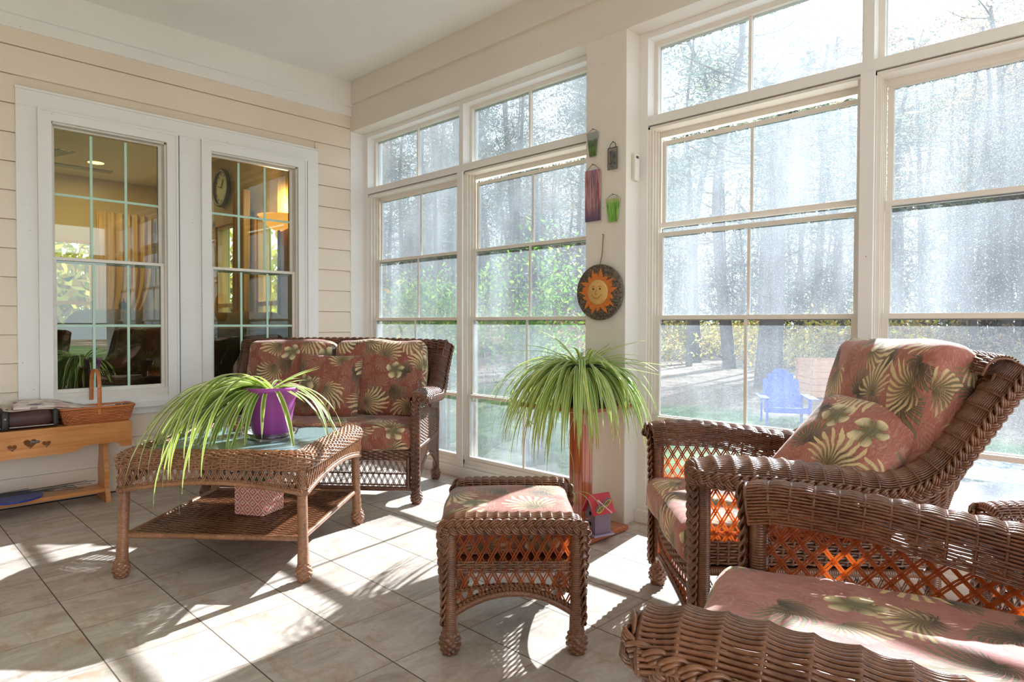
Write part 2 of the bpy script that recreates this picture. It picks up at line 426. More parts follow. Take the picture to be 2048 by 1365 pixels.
def mat_leaf(name, mid, edge, tip=None, transl=0.4, spread=0.0, m0=0.17, m1=0.27):
    m = NT(name); u, v, _ = m.sep(m.coord('UV'))
    k = m.math('FLOOR', m.math('DIVIDE', v, 2.0)); t = m.math('MODULO', v, 2.0)
    wn_ = m.node('ShaderNodeTexWhiteNoise', noise_dimensions='1D'); m.L.new(k, wn_.inputs['W'])
    e = m.mr(m.math('ABSOLUTE', m.math('SUBTRACT', u, 0.5)), m0, m1)
    yel = m.mix(m.mr(wn_.outputs['Value'], 0.6, 1.0, 0, spread), mid, srgb(196, 196, 62))
    c = m.mix(e, yel, edge)
    old = m.math('MULTIPLY', m.math('GREATER_THAN', wn_.outputs['Value'], 0.72), m.mr(t, 0.86, 0.96))
    c = m.mix(old, c, srgb(176, 112, 60))
    m.set(color=c, rough=0.45, spec=0.4)
    tr = m.node('ShaderNodeBsdfTranslucent'); m.L.new(m.mix(0.45, c, srgb(206, 232, 70)), tr.inputs[0])
    mx = m.node('ShaderNodeMixShader'); mx.inputs[0].default_value = transl
    m.L.new(m.bsdf.outputs[0], mx.inputs[1]); m.L.new(tr.outputs[0], mx.inputs[2]); m.L.new(mx.outputs[0], m.out.inputs[0])
    return m.m
M['leaf'] = mat_leaf('spider_plant_leaf', srgb(122, 160, 44), srgb(236, 238, 196), spread=0.5, m0=0.25, m1=0.33)
M['leaf2'] = mat_leaf('spider_plant_leaf_old', srgb(110, 156, 46), srgb(218, 228, 172), spread=0.9)

def mat_glass(name, tint, refl=1.0, dust=0.0, rough=0.0, bump=0.0, ior=1.5, body=None):
    m = NT(name); co = m.coord()
    tr = m.node('ShaderNodeBsdfTransparent'); tr.inputs[0].default_value = tint
    gl = m.node('ShaderNodeBsdfGlossy'); gl.inputs['Roughness'].default_value = rough
    fr = m.node('ShaderNodeFresnel'); fr.inputs[0].default_value = ior
    f = m.math('MULTIPLY', fr.outputs[0], refl, clamp=True)
    mx = m.node('ShaderNodeMixShader'); m.L.new(f, mx.inputs[0]); m.L.new(tr.outputs[0], mx.inputs[1]); m.L.new(gl.outputs[0], mx.inputs[2])
    last = mx.outputs[0]
    if bump:
        bn = m.node('ShaderNodeBump'); bn.inputs['Strength'].default_value = bump; bn.inputs['Distance'].default_value = 0.004
        m.L.new(m.noise(co, 70, 2, 0.5), bn.inputs['Height']); m.L.new(bn.outputs[0], gl.inputs['Normal'])
    if body:
        df = m.node('ShaderNodeBsdfDiffuse'); df.inputs[0].default_value = body; m3 = m.node('ShaderNodeMixShader'); m3.inputs[0].default_value = 0.30; m.L.new(last, m3.inputs[1]); m.L.new(df.outputs[0], m3.inputs[2]); last = m3.outputs[0]
    if dust:
        tl = m.node('ShaderNodeBsdfTranslucent'); tl.inputs[0].default_value = (0.80, 0.90, 1, 1)
        big = m.noise(m.mapping(co, (0.9, 1, 0.7)), 1.6, 4, 0.55, 0.4)
        stk = m.noise(m.mapping(co, (26, 1, 1.4)), 1.0, 3, 0.6)
        sp = m.voro(m.mapping(co, (1, 0.2, 1)), 130).outputs['Distance']
        spk = m.mr(sp, 0.10, 0.30, 0.55, 0.0)
        fine = m.noise(m.mapping(co, (420, 10, 420)), 1.0, 1)
        d = m.math('ADD', m.math('MULTIPLY', m.mr(big, 0.3, 0.72, 0.25, 1.6), m.mr(stk, 0.3, 0.7, 0.85, 1.1)), 0.0)
        d = m.math('MULTIPLY', d, m.mr(fine, 0.3, 0.7, 0.6, 1.4))
        d = m.math('ADD', m.math('MULTIPLY', d, dust), m.math('MULTIPLY', spk, dust*1.6), clamp=True)
        m2 = m.node('ShaderNodeMixShader'); m.L.new(d, m2.inputs[0]); m.L.new(last, m2.inputs[1]); m.L.new(tl.outputs[0], m2.inputs[2]); last = m2.outputs[0]
    m.L.new(last, m.out.inputs[0]); return m.m
M['porch_glass'] = mat_glass('porch_window_glass', (0.66, 0.69, 0.72, 1), 0.6, dust=0.030)
M['porch_glass2'] = mat_glass('porch_window_glass_dusty', (0.66, 0.69, 0.72, 1), 0.6, dust=0.056)
M['house_glass'] = mat_glass('house_window_glass', (0.66, 0.72, 0.58, 1), 1.8)
M['table_glass'] = mat_glass('table_glass_rippled', (0.60, 0.80, 0.78, 1), 2.2, bump=0.6, body=(0.42, 0.62, 0.62, 1))  # aqua diffuse body stands in for the bright sky reflection
M['clear'] = mat_glass('clear_plastic', (0.93, 0.95, 0.96, 1), 1.2, rough=0.1)

# ================================================================== SETTING
XW = -4.35            # siding wall face
YW = 2.70             # column and fascia face
ZC = 2.82             # ceiling
XR, YB = 2.7, -2.9    # far sides of the porch behind the camera

mb = MB(); bb(mb, XW-0.15, XR+0.2, YB-0.2, 3.02, -0.12, 0.0)
struct(mb.build('floor', M['floor']))
mb = MB(); bb(mb, XW-0.1, XR+0.3, YB-0.3, 3.5, ZC, ZC+0.12)
struct(mb.build('ceiling', M['ceiling']))

# left wall of lap siding with two openings
WIN_L = [(0.80, 1.40), (1.655, 2.265)]         # openings in y
WZ0, WZ1 = 0.585, 2.115
sid = MB()
def course(y0, y1, z0, z1):
    lap = 0.011
    z0 += 0.0035; V = [(XW+lap, y0, z0), (XW+lap, y1, z0), (XW+0.001, y1, z1), (XW+0.001, y0, z1), (XW-0.03, y0, z0), (XW-0.03, y1, z0), (XW-0.03, y1, z1), (XW-0.03, y0, z1)]
    sid.add(V, [(0, 1, 2, 3), (4, 5, 1, 0), (7, 3, 2, 6), (4, 0, 3, 7), (1, 5, 6, 2), (4, 7, 6, 5)], smooth=False)
ex = 0.1547; z = 2.017-13*ex
while z < ZC:
    z1 = min(z+ex, ZC)
    if z1 > 0.565 and z < 2.20: 
        course(YB, 0.66, z, z1); course(2.41, 2.815, z, z1)
    else: course(YB, 2.815, z, z1)
    z += ex
bb(sid, XW-0.03, XW-0.012, YB, 0.80, 0.0, ZC); bb(sid, XW-0.03, XW-0.012, 2.27, 2.815, 0.0, ZC)
bb(sid, XW-0.03, XW-0.012, 0.80, 2.27, 0.0, WZ0); bb(sid, XW-0.03, XW-0.012, 0.80, 2.27, WZ1, ZC); bb(sid, XW-0.03, XW-0.012, 1.40, 1.655, WZ0, WZ1)
struct(sid.build('wall_left', M['siding']))
mb = MB(); bb(mb, XW-0.012, XW+0.004, YB, 2.815, 0.0, 0.045); struct(mb.build('baseboard_left', M['gap']))
# frieze and crown on the left wall
mb = MB(); bb(mb, XW, XW+0.022, YB, 2.7, 2.573, 2.70, 0.002); bb(mb, XW, XW+0.045, YB, 2.7, 2.640, ZC, 0.002)
for y in (1.02, 2.02): bb(mb, XW+0.0445, XW+0.0455, y, y+0.002, 2.645, ZC)
struct(mb.build('trim_1', M['trim']))
# casing board round both openings
mb = MB(); T = 0.02
for a in ((0.649, 0.745, 0.50, 2.172), (1.472, 1.603, 0.555, 2.172), (2.34, 2.423, 0.50, 2.172)): bb(mb, XW, XW+T, a[0], a[1], a[2], a[3], 0.0015)
bb(mb, XW, XW+T, 0.649, 2.423, 2.172, 2.258, 0.0015)
bb(mb, XW, XW+T, 0.745, 2.34, 0.455, 0.555, 0.0015)
bb(mb, XW, XW+0.028, 0.645, 2.427, 2.258, 2.270)
struct(mb.build('trim_2', M['trim']))
def house_window(y0, y1, idx):
    """double hung unit: picture-frame casing, two sashes with grilles between the panes"""
    e = thing('window_%d' % idx, '', '', (XW, (y0+y1)/2, WZ0)); del e['label']; del e['category']; e['kind'] = 'structure'
    hw = (y1-y0)/2; H = WZ1-WZ0
    c = MB(); cw = 0.058; x0, x1 = 0.012, 0.036
    o0, o1, p0, p1 = -hw-cw, hw+cw, -0.03, H+cw
    def mitre(poly, dx=0.0):
        extrude(c, poly, x0, x1+dx, 'yz')
    mitre([(o0, p0-0.03), (o0, p1), (-hw+0.005, H-0.003), (-hw+0.005, p0-0.03)]); mitre([(o1, p0-0.03), (hw-0.005, p0-0.03), (hw-0.005, H-0.003), (o1, p1)])
    mitre([(o0, p1), (o1, p1), (hw-0.005, H-0.003), (-hw+0.005, H-0.003)])
    bb(c, x1-0.002, x1+0.006, o0, o0+0.012, p0-0.03, p1); bb(c, x1-0.002, x1+0.006, o1-0.012, o1, p0-0.03, p1); bb(c, x1-0.002, x1+0.006, o0+0.012, o1-0.012, p1-0.012, p1)
    bb(c, 0.0, 0.05, o0-0.0, o1, p0-0.06, p0-0.03, 0.003); bb(c, 0.0, 0.034, o0, o1, p0-0.03, p0+0.004, 0.002)
    fix_normals(c.build('casing', M['trim'], e))
    fr = MB()
    bb(fr, -0.09, 0.012, -hw, -hw+0.014, 0, H); bb(fr, -0.09, 0.012, hw-0.014, hw, 0, H); bb(fr, -0.09, 0.012, -hw, hw, H-0.012, H); bb(fr, -0.09, 0.02, -hw, hw, -0.03, 0.02)
    fr.build('jamb', M['vinyl'], e)
    zm = 1.352-WZ0
    for k, (za, zb, xo) in enumerate(((zm-0.012, H-0.004, -0.055), (0.015, zm+0.018, -0.02))):
        s = MB(); st = 0.02; rb = 0.026
        bb(s, xo-0.015, xo+0.012, -hw+0.012, -hw+0.012+st, za, zb, 0.002); bb(s, xo-0.015, xo+0.012, hw-0.012-st, hw-0.012, za, zb, 0.002)
        bb(s, xo-0.015, xo+0.014, -hw+0.012, hw-0.012, za, za+rb, 0.002); bb(s, xo-0.015, xo+0.014, -hw+0.012, hw-0.012, zb-rb+(0.008 if k else 0.010), zb, 0.002)
        so = s.build('sash', M['vinyl'], e)
        g = MB(); a0, a1 = -hw+0.012+st, hw-0.012-st; b0, b1 = za+rb, zb-rb
        for t in (1/3, 2/3): bb(g, xo+0.004, xo+0.008, a0+(a1-a0)*t-0.007, a0+(a1-a0)*t+0.007, b0, b1)
        bb(g, xo+0.0042, xo+0.0078, a0, a1, (b0+b1)/2-0.007, (b0+b1)/2+0.007)
        g.build('grille', M['grille'], e)
        p = MB(); bb(p, xo+0.002, xo+0.0035, a0-0.004, a1+0.004, b0-0.004, b1+0.006); p.build('pane', M['house_glass'], so)
    return e
M['grille'] = flat('grille_pale_green', srgb(190, 224, 206), 0.5, noise=0.01)  # green tint reflected at the panes is put into the grille colour
house_window(*WIN_L[0], 1); house_window(*WIN_L[1], 2)

# ---- window wall: column, beam, studs
mb = MB(); bb(mb, -2.09, -1.842, YW, 2.98, 0.0, 2.458, 0.002)
for k in range(1): pass
struct(mb.build('wall_column', M['column']))
mb = MB(); bb(mb, XW, XR, YW, 2.98, 2.458, 2.66, 0.002); bb(mb, XW+0.04, XR, YW-0.02, 2.98, 2.652, ZC, 0.002)
struct(mb.build('trim_3', M['beam']))
mb = MB()   # corner board and studs (2x4 frame)
bb(mb, XW-0.03, XW+0.012, YW-0.002, 2.98, 0, 2.458, 0.001)
YS = 2.815; YE = 2.95
bays = [(-4.287, -3.223), (-3.185, -2.135), (-1.793, -0.806), (-0.768, 0.222), (0.26, 1.25), (1.29, 2.28)]
for a, b_ in ((-4.338, -4.287), (-3.223, -3.185), (-2.135, -2.088), (-1.843, -1.793), (-0.806, -0.768), (0.222, 0.26), (1.25, 1.29), (2.28, 2.70)):
    bb(mb, a, b_, YS, YE, 0.0, 2.460, 0.0)
for a, b_ in bays:
    bb(mb, a, b_, YS+0.001, YE, 1.995, 2.040, 0.0015); bb(mb, a, b_, YS+0.001, YE, 2.428, 2.458, 0.0015)
for a in (-3.204, -0.787, 0.241): bb(mb, a-0.026, a+0.026, YS-0.012, YS, 0.06, 1.992, 0.0015)
struct(mb.build('wall_back', M['trim']))
mb = MB(); bb(mb, -4.338, -2.09, YS-0.03, YS+0.1, 0.0, 0.062, 0.002); bb(mb, -1.842, XR, YS-0.03, YS+0.1, 0.0, 0.062, 0.002)
bb(mb, -4.338, -2.09, YS+0.003, YE, 0.055, 0.085); bb(mb, -1.80, XR, YS+0.003, YE, 0.055, 0.085)
struct(mb.build('baseboard_back', M['base']))

def porch_window(a, b_, idx, drop=0.0, dusty=0):
    """four-track vinyl unit below, fixed transom above"""
    xc = (a+b_)/2; hw = (b_-a)/2
    e = thing('window_%d' % idx, '', '', (xc, 0, 0)); del e['label']; del e['category']; e['kind'] = 'structure'
    # transom
    t = MB(); y0, y1 = 2.875, 2.925
    bb(t, -hw, -hw+0.022, y0, y1, 2.040, 2.428, 0.001); bb(t, hw-0.022, hw, y0, y1, 2.040, 2.428, 0.001)
    bb(t, -hw+0.0215, hw-0.0215, y0, y1, 2.404, 2.428); bb(t, -hw+0.0215, hw-0.0215, y0, y1, 2.040, 2.060)
    bb(t, -0.007, 0.007, y0+0.01, y1-0.015, 2.060, 2.404)
    to = t.build('transom_frame', M['vinyl'], e)
    g = MB(); bb(g, -hw+0.02, hw-0.02, 2.899, 2.901, 2.058, 2.406); g.build('transom_pane', M['porch_glass2'] if dusty else M['porch_glass'], to)
    # outer frame with its tracks
    f = MB(); F0, F1 = 2.822, 2.94; zt, zb = 1.988, 0.085
    for s in (-1, 1):
        x = s*hw
        bb(f, x, x-s*0.010, F0, F1, zb, zt)
        for k in range(4): bb(f, x-s*0.008, x-s*0.024, F0+0.008+k*0.026, F0+0.013+k*0.026, zb, zt)
    bb(f, -hw, hw, F0, F1, zt-0.012, zt); bb(f, -hw, hw, F0, F1, zb, zb+0.028)
    bb(f, -hw+0.01, hw-0.01, F0+0.085, F1, zt-0.040, zt-0.01)
    f.build('track_frame', M['vinyl'], e)
    # four sliding panels, stepping outward as they go up
    zs = [(0.110, 0.540), (0.518, 1.045), (1.020, 1.492), (1.468, 1.960)]
    if drop > 1: zs[2] = (1.020, 1.464); zs[3] = (1.492, 1.960)
    for k, (za, zb_) in enumerate(zs):
        y = F0+0.012+k*0.026; rail = 0.026
        if drop and k == 3: zb_ -= 0.03
        s = MB(); w = hw-0.026+0.004*0
        bb(s, -w, -w+0.022, y, y+0.018, za+rail, zb_); bb(s, w-0.022, w, y, y+0.018, za+rail, zb_)
        bb(s, -w-0.006, w+0.006, y-0.003, y+0.019, za, za+rail); bb(s, -w+0.0215, w-0.0215, y+0.0005, y+0.0175, zb_-0.020, zb_)
        bb(s, -0.0065, 0.0065, y+0.003, y+0.014, za+rail, zb_-0.02)
        so = s.build('sliding_panel', M['vinyl'], e)
        g = MB(); bb(g, -w+0.02, w-0.02, y+0.007, y+0.009, za+rail-0.003, zb_-0.017)
        if drop > 1 and k == 3: bb(g, -w+0.004, w-0.004, y+0.007, y+0.009, 1.464, za)
        g.build('panel_film', M['porch_glass2'] if (dusty and k > 1) else M['porch_glass'], so)
    return e
for i, (a, b_) in enumerate(bays): porch_window(a, b_, 3+i, drop={1: 1, 2: 2}.get(i, 0), dusty=1 if i >= 2 else 0)

# behind the camera: an unseen wall made solid to cut fill on the beam, and an open screened side on the right
mb = MB(); z = 0.0
while z < ZC: V = [(x, YB+d, zz) for x, d, zz in ((XW, 0.011, z+0.003), (XR, 0.011, z+0.003), (XR, 0.001, min(z+ex, ZC)), (XW, 0.001, min(z+ex, ZC)))]; mb.add(V, [(3, 2, 1, 0)], smooth=False); z += ex
bb(mb, XW, XR, YB-0.1, YB, 0, ZC)
struct(mb.build('wall_front', M['siding']))
mb = MB()
for y in np.arange(YB, 2.9, 1.16): bb(mb, XR-0.05, XR+0.05, y-0.05, y+0.05, 0, ZC)
bb(mb, XR-0.05, XR+0.05, YB, 2.95, 0, 0.12); bb(mb, XR-0.05, XR+0.05, YB, 2.95, 2.46, ZC); bb(mb, XR-0.03, XR+0.03, YB, 2.95, 0.95, 1.0); bb(mb, XR-0.03, XR+0.03, YB, 2.95, 1.96, 2.04)
struct(mb.build('wall_right', M['trim']))

# ================================================================== LIVING ROOM behind the two house windows
M['lr_wall'] = flat('living_room_paint', srgb(190, 164, 122), 0.8, noise=0.03)
M['lr_ceiling'] = flat('living_room_ceiling', srgb(226, 220, 204), 0.8, noise=0.02)
M['lr_floor'] = flat('living_room_carpet', srgb(150, 126, 100), 0.95)
M['lr_trim'] = mat_wood('living_room_oak_trim', srgb(176, 126, 66), srgb(206, 158, 92), (30, 30, 2))
M['curtain'] = flat('curtain_tan', srgb(206, 166, 110), 0.8, noise=0.08, nscale=6)
XL0 = -9.1
mb = MB(); bb(mb, XL0-0.1, XW-0.03, -1.8, 2.93, -0.1, 0.0); struct(mb.build('floor_living_room', M['lr_floor']))
mb = MB(); bb(mb, XL0-0.1, XW-0.03, -1.8, 2.93, 2.75, 2.9); struct(mb.build('ceiling_living_room', M['lr_ceiling']))
mb = MB()   # back of siding wall
bb(mb, XW-0.11, XW-0.03, -1.8, 0.80, 0, 2.75); bb(mb, XW-0.11, XW-0.03, 2.265, 2.80, 0, 2.75); bb(mb, XW-0.11, XW-0.03, 1.40, 1.655, 0, 2.75)
bb(mb, XW-0.11, XW-0.03, 0.80, 2.27, 0, WZ0-0.03); bb(mb, XW-0.11, XW-0.03, 0.80, 2.27, WZ1, 2.75)
struct(mb.build('wall_inner', M['lr_wall']))
mb = MB()
bb(mb, XL0-0.1, XL0, -1.8, 0.95, 0, 2.75); bb(mb, XL0-0.1, XL0, 2.1, 2.93, 0, 2.75); bb(mb, XL0-0.1, XL0, 0.95, 2.1, 0, 0.5); bb(mb, XL0-0.1, XL0, 0.95, 2.1, 1.98, 2.75)
struct(mb.build('wall_far', M['lr_wall']))
mb = MB()
WR = [(-7.15, -6.62), (-6.18, -5.70)]
xs = [XL0, WR[0][0], WR[0][1], WR[1][0], WR[1][1], XW-0.03]
for k in (0, 2, 4): bb(mb, xs[k], xs[k+1], 2.80, 2.93, 0, 2.75)
for a, b_ in WR: bb(mb, a, b_, 2.80, 2.93, 0, 0.35); bb(mb, a, b_, 2.80, 2.93, 2.03, 2.75)
struct(mb.build('wall_living_right', M['lr_wall']))
mb = MB(); bb(mb, XL0, XW, -1.9, -1.8, 0, 2.75); struct(mb.build('wall_living_left', M['lr_wall']))
def plain_window(name, ax, pos, a, b_, z0, z1, grid=True):
    e = bpy.data.objects.new(name, None); COL.objects.link(e); e['kind'] = 'structure'; f = MB(); g = MB()
    def q(m_, u0, u1, d0, d1, za, zb): 
        if ax == 'y': bb(m_, u0, u1, pos+d0, pos+d1, za, zb)
        else: bb(m_, pos+d0, pos+d1, u0, u1, za, zb)
    w = 0.06
    q(f, a-w, a, -0.02, 0.01, z0-w, z1+w); q(f, b_, b_+w, -0.02, 0.01, z0-w, z1+w); q(f, a-w, b_+w, -0.02, 0.01, z1, z1+w); q(f, a-w, b_+w, -0.03, 0.01, z0-w, z0)
    q(f, a, a+0.03, 0.0, 0.05, z0, z1); q(f, b_-0.03, b_, 0.0, 0.05, z0, z1); q(f, a, b_, 0, 0.05, z1-0.03, z1); q(f, a, b_, 0, 0.05, z0, z0+0.04)
    zm = (z0+z1)/2; q(f, a, b_, 0, 0.05, zm-0.02, zm+0.02)
    f.build('frame', M['lr_trim'], e)
    if grid: q(g, (a+b_)/2-0.008, (a+b_)/2+0.008, 0.02, 0.03, z0, z1); g.build('grille', M['grille'], e)
    return e
plain_window('window_9', 'y', 2.80, *WR[0], 0.35, 2.03); plain_window('window_10', 'y', 2.80, *WR[1], 0.35, 2.03)
w = plain_window('window_11', 'x', XL0-0.03, 0.95, 2.1, 0.5, 1.98)
# leather sofa with its back to the porch windows
M['leather'] = flat('brown_leather', srgb(72, 46, 28), 0.36, noise=0.1, bump=0.4, coat=0.2)
M['cushion_tan'] = flat('tan_suede', srgb(150, 124, 88), 0.8, noise=0.1, bump=0.3)
def rbox(mb, c, s, rad=0.06, n=12, puff=0.0, seed=0, wr=0.0, rz=0, R=None, top_only=False):
    """rounded, stuffed box with its own UV in metres"""
    t = np.linspace(-1, 1, n); t = np.sign(t)*np.abs(t)**0.8
    a, b_ = np.meshgrid(t, t, indexing='ij'); H = A(s)/2; rad = min(rad, *(H*0.98))
    uo = 0.0
    for ax in range(3):
        for sg in (-1, 1):
            P = np.zeros((n, n, 3)); P[..., ax] = sg; i1, i2 = (ax+1) % 3, (ax+2) % 3
            P[..., i1] = a; P[..., i2] = b_*sg
            q = P*H; core = np.clip(q, -(H-rad), H-rad); d = q-core; nn = np.linalg.norm(d, axis=-1, keepdims=True)
            X = core+rad*d/np.maximum(nn, 1e-9)
            u = X/H
            k = np.argmin(s); o1, o2 = [j for j in range(3) if j != k]
            edge = (1-u[..., o1]**4)*(1-u[..., o2]**4)
            X[..., k] += np.sign(u[..., k])*np.minimum(np.abs(u[..., k])*1.0, 1)*puff*np.clip(edge, 0, 1)
            for o_ in (o1, o2):
                oth = o2 if o_ == o1 else o1
                X[..., o_] += u[..., o_]*puff*0.25*(1-u[..., oth]**2)*(1-u[..., k]**2)
            if wr:
                sx = seed*1.7
                w_ = (np.sin(X[..., 0]*23+sx+2*np.sin(X[..., 1]*9+sx))+np.sin(X[..., 1]*27+2.1*sx+1.5*np.sin(X[..., 0]*13))+0.7*np.sin(X[..., 2]*31+X[..., 0]*17+sx))
                X = X+nrm(d+1e-6)*(w_*wr/3)[..., None]
            if ax == 0: uv = np.stack([X[..., 1]+0.7, X[..., 2]+0.4+0.5*sg], -1)
            elif ax == 1: uv = np.stack([X[..., 0]+0.1, X[..., 2]-0.5*sg], -1)
            else: uv = np.stack([X[..., 0], X[..., 1]], -1)
            uv = uv+A((seed*0.37, seed*0.53))
            V = X.reshape(-1, 3)
            if R is not None: V = V@A(R).T
            if rz: cz, sz = math.cos(rz), math.sin(rz); V = V@A([[cz, -sz, 0], [sz, cz, 0], [0, 0, 1]]).T
            I = np.arange(n*n).reshape(n, n)
            F = np.stack([I[:-1, :-1], I[1:, :-1], I[1:, 1:], I[:-1, 1:]], -1).reshape(-1, 4)
            mb.add(V+A(c), F, uv=uv.reshape(-1, 2))
    return mb
def rotm(rx=0, ry=0, rz=0):
    from mathutils import Euler
    return A(Euler((rx, ry, rz)).to_matrix())
sofa = thing('leather_sofa', 'dark brown leather sofa seen through the house windows, its back against the glass', 'sofa', (-4.98, 1.33, 0))
m_ = MB(); rbox(m_, (0.26, 0, 0.50), (0.30, 2.5, 0.98), 0.10, 14, 0.01); m_.build('backrest', M['leather'], sofa, merge=True)
m_ = MB(); rbox(m_, (-0.30, 0, 0.26), (0.85, 2.2, 0.42), 0.08, 12, 0.01); m_.build('seat', M['leather'], sofa, merge=True)
for s in (-1, 1):
    m_ = MB(); rbox(m_, (-0.25, s*1.28, 0.36), (0.95, 0.28, 0.64), 0.12, 12, 0.01); m_.build('armrest', M['leather'], sofa, merge=True)
for k, y in enumerate((-0.75, 0, 0.75)):
    m_ = MB(); rbox(m_, (0.12, y, 0.86), (0.30, 0.74, 0.44), 0.13, 14, 0.03, k, 0.012); m_.build('back_cushion', M['cushion_tan'], sofa, merge=True)
# lighthouse on a side table behind the sofa
t = thing('lighthouse_figurine', 'small white lighthouse ornament with a black lantern top, inside behind the sofa', 'ornament', (-5.62, 1.50, 0.80))
m_ = MB(); lathe(m_, [(0.045, 0), (0.033, 0.26)], n=16); m_.build('tower', flat('figurine_white', srgb(225, 222, 212), 0.5), t)
M['fig_black'] = flat('figurine_black', srgb(30, 30, 32), 0.5)
m_ = MB(); lathe(m_, [(0.05, 0.26), (0.05, 0.275), (0.028, 0.28), (0.028, 0.33), (0.038, 0.335), (0.004, 0.37), (0.004, 0.39)], n=16); m_.build('lantern', M['fig_black'], t)
m_ = MB(); lathe(m_, [(0.036, 0.14), (0.0362, 0.19)], n=16, caps=False); m_.build('band', M['fig_black'], t)
t = thing('side_table', 'dark narrow console table inside, holding the lighthouse ornament', 'table', (-5.62, 1.50, 0))
m_ = MB(); bb(m_, -0.18, 0.18, -0.5, 0.5, 0.76, 0.80, 0.005); m_.build('tabletop', M['leather'], t)
for sx in (-1, 1):
    for sy in (-1, 1): m_ = MB(); bb(m_, sx*0.15-0.02, sx*0.15+0.02, sy*0.46-0.02, sy*0.46+0.02, 0, 0.76); m_.build('leg', M['leather'], t)
def curtain(name, label, ax, pos, a, b_, z0, z1, tie=0):
    m_ = MB(); nu, nv = 60, 14
    u = np.linspace(0, 1, nu)[:, None]*np.ones(nv)[None]; v = np.linspace(0, 1, nv)[None]*np.ones(nu)[:, None]
    squeeze = 1-0.35*np.exp(-((v-0.35)/0.18)**2)*tie
    along = a+(b_-a)*((u-0.0)*squeeze); dep = 0.03*np.sin(u*14*PI+v*1.2)+0.01*np.sin(u*31*PI)
    z = z0+(z1-z0)*v
    V = np.stack([along, pos+dep, z], -1) if ax == 'y' else np.stack([pos+dep, along, z], -1)
    I = np.arange(nu*nv).reshape(nu, nv); F = np.stack([I[:-1, :-1], I[1:, :-1], I[1:, 1:], I[:-1, 1:]], -1).reshape(-1, 4)
    m_.add(V, F); o = m_.build(name, M['curtain']); md = o.modifiers.new('s', 'SOLIDIFY'); md.thickness = 0.003
    tag(o, label, 'curtain', 'tan curtains in the living room'); return o
curtain('curtain', 'tan draped curtain on the far wall of the living room, right of its window', 'x', XL0+0.07, 2.12, 2.72, 0.1, 2.35, 1)
curtain('curtain', 'tan curtain left of the far living-room window', 'x', XL0+0.07, 0.45, 0.93, 0.1, 2.35, 0)
curtain('curtain', 'tan curtain between the two side windows of the living room', 'y', 2.74, -6.56, -6.25, 0.1, 2.3)
curtain('curtain', 'tan curtain nearest the porch, beside the right side window of the living room', 'y', 2.74, -5.62, -5.1, 0.1, 2.3)
# clock
t = thing('wall_clock', 'round dark-rimmed wall clock above the living-room windows', 'clock', (-6.95, 2.795, 2.42))
RX = rotm(PI/2)
m_ = MB(); lathe(m_, [(0.17, 0), (0.2, 0.01), (0.2, 0.04), (0.17, 0.045), (0.165, 0.03)], n=32, axis=RX, caps=False); m_.build('rim', flat('clock_rim', srgb(40, 38, 34), 0.35), t)
m_ = MB(); lathe(m_, [(0.17, 0.0), (0.17, 0.02)], n=32, axis=RX); m_.build('dial', flat('clock_dial', srgb(196, 178, 128), 0.5), t)
M['clock_black'] = flat('clock_black', srgb(20, 20, 20), 0.5)
for p_ in ((0.05, 0.08), (-0.09, 0.03)): m_ = MB(); tube(m_, [(0, -0.026, 0), (p_[0], -0.026, p_[1])], 0.004, 6); m_.build('hand', M['clock_black'], t)
for k in range(12): a = k*PI/6; m_ = MB(); box(m_, (0.135*math.sin(a), -0.024, 0.135*math.cos(a)), (0.008, 0.004, 0.02)); m_.build('hour_mark', M['clock_black'], t)
def emis(name, c, s):
    m = NT(name); m.bsdf.inputs['Base Color'].default_value = c; m.bsdf.inputs['Emission Color'].default_value = c; m.bsdf.inputs['Emission Strength'].default_value = s; return m.m
t = thing('torchiere_lamp', 'lit floor lamp with an amber glass bowl in the living room corner', 'lamp', (-5.35, 2.62, 0))
m_ = MB(); lathe(m_, [(0.03, 1.80), (0.10, 1.84), (0.17, 1.92), (0.175, 1.93), (0.165, 1.925), (0.09, 1.85), (0.0, 1.83)], n=28, caps=False); m_.build('bowl', emis('amber_bowl', (1.0, 0.42, 0.10, 1), 1.3), t)
m_ = MB(); tube(m_, [(0, 0, 0.02), (0, 0, 1.81)], 0.012, 10); m_.build('pole', flat('lamp_bronze', srgb(60, 48, 36), 0.4, 0.6), t)
m_ = MB(); lathe(m_, [(0.14, 0), (0.14, 0.015), (0.03, 0.03)], n=24); m_.build('base', flat('lamp_bronze_base', srgb(60, 48, 36), 0.4, 0.6), t)
pl = bpy.data.lights.new('lamp_light', 'POINT'); pl.energy = 28; pl.color = (1, 0.72, 0.4); pl.shadow_soft_size = 0.1
po = bpy.data.objects.new('lamp_light', pl); COL.objects.link(po); po.location = (-5.35, 2.62, 2.02)
t = thing('recessed_light', 'lit round recessed light in the living-room ceiling', 'light', (-8.2, 1.93, 2.75))
m_ = MB(); lathe(m_, [(0.075, -0.004), (0.1, -0.008), (0.1, 0.0)], n=28, caps=False); m_.build('ring', M['lr_ceiling'], t)
m_ = MB(); lathe(m_, [(0.0, -0.005), (0.078, -0.005)], n=28, caps=False); m_.build('lens', emis('warm_lens', (1, 0.62, 0.22, 1), 7), t)
pl = bpy.data.lights.new('ceiling_bulb', 'AREA'); pl.shape = 'DISK'; pl.size = 0.15; pl.energy = 22; pl.color = (1, 0.8, 0.55)
po = bpy.data.objects.new('ceiling_bulb', pl); COL.objects.link(po); po.location = (-8.2, 1.93, 2.73)
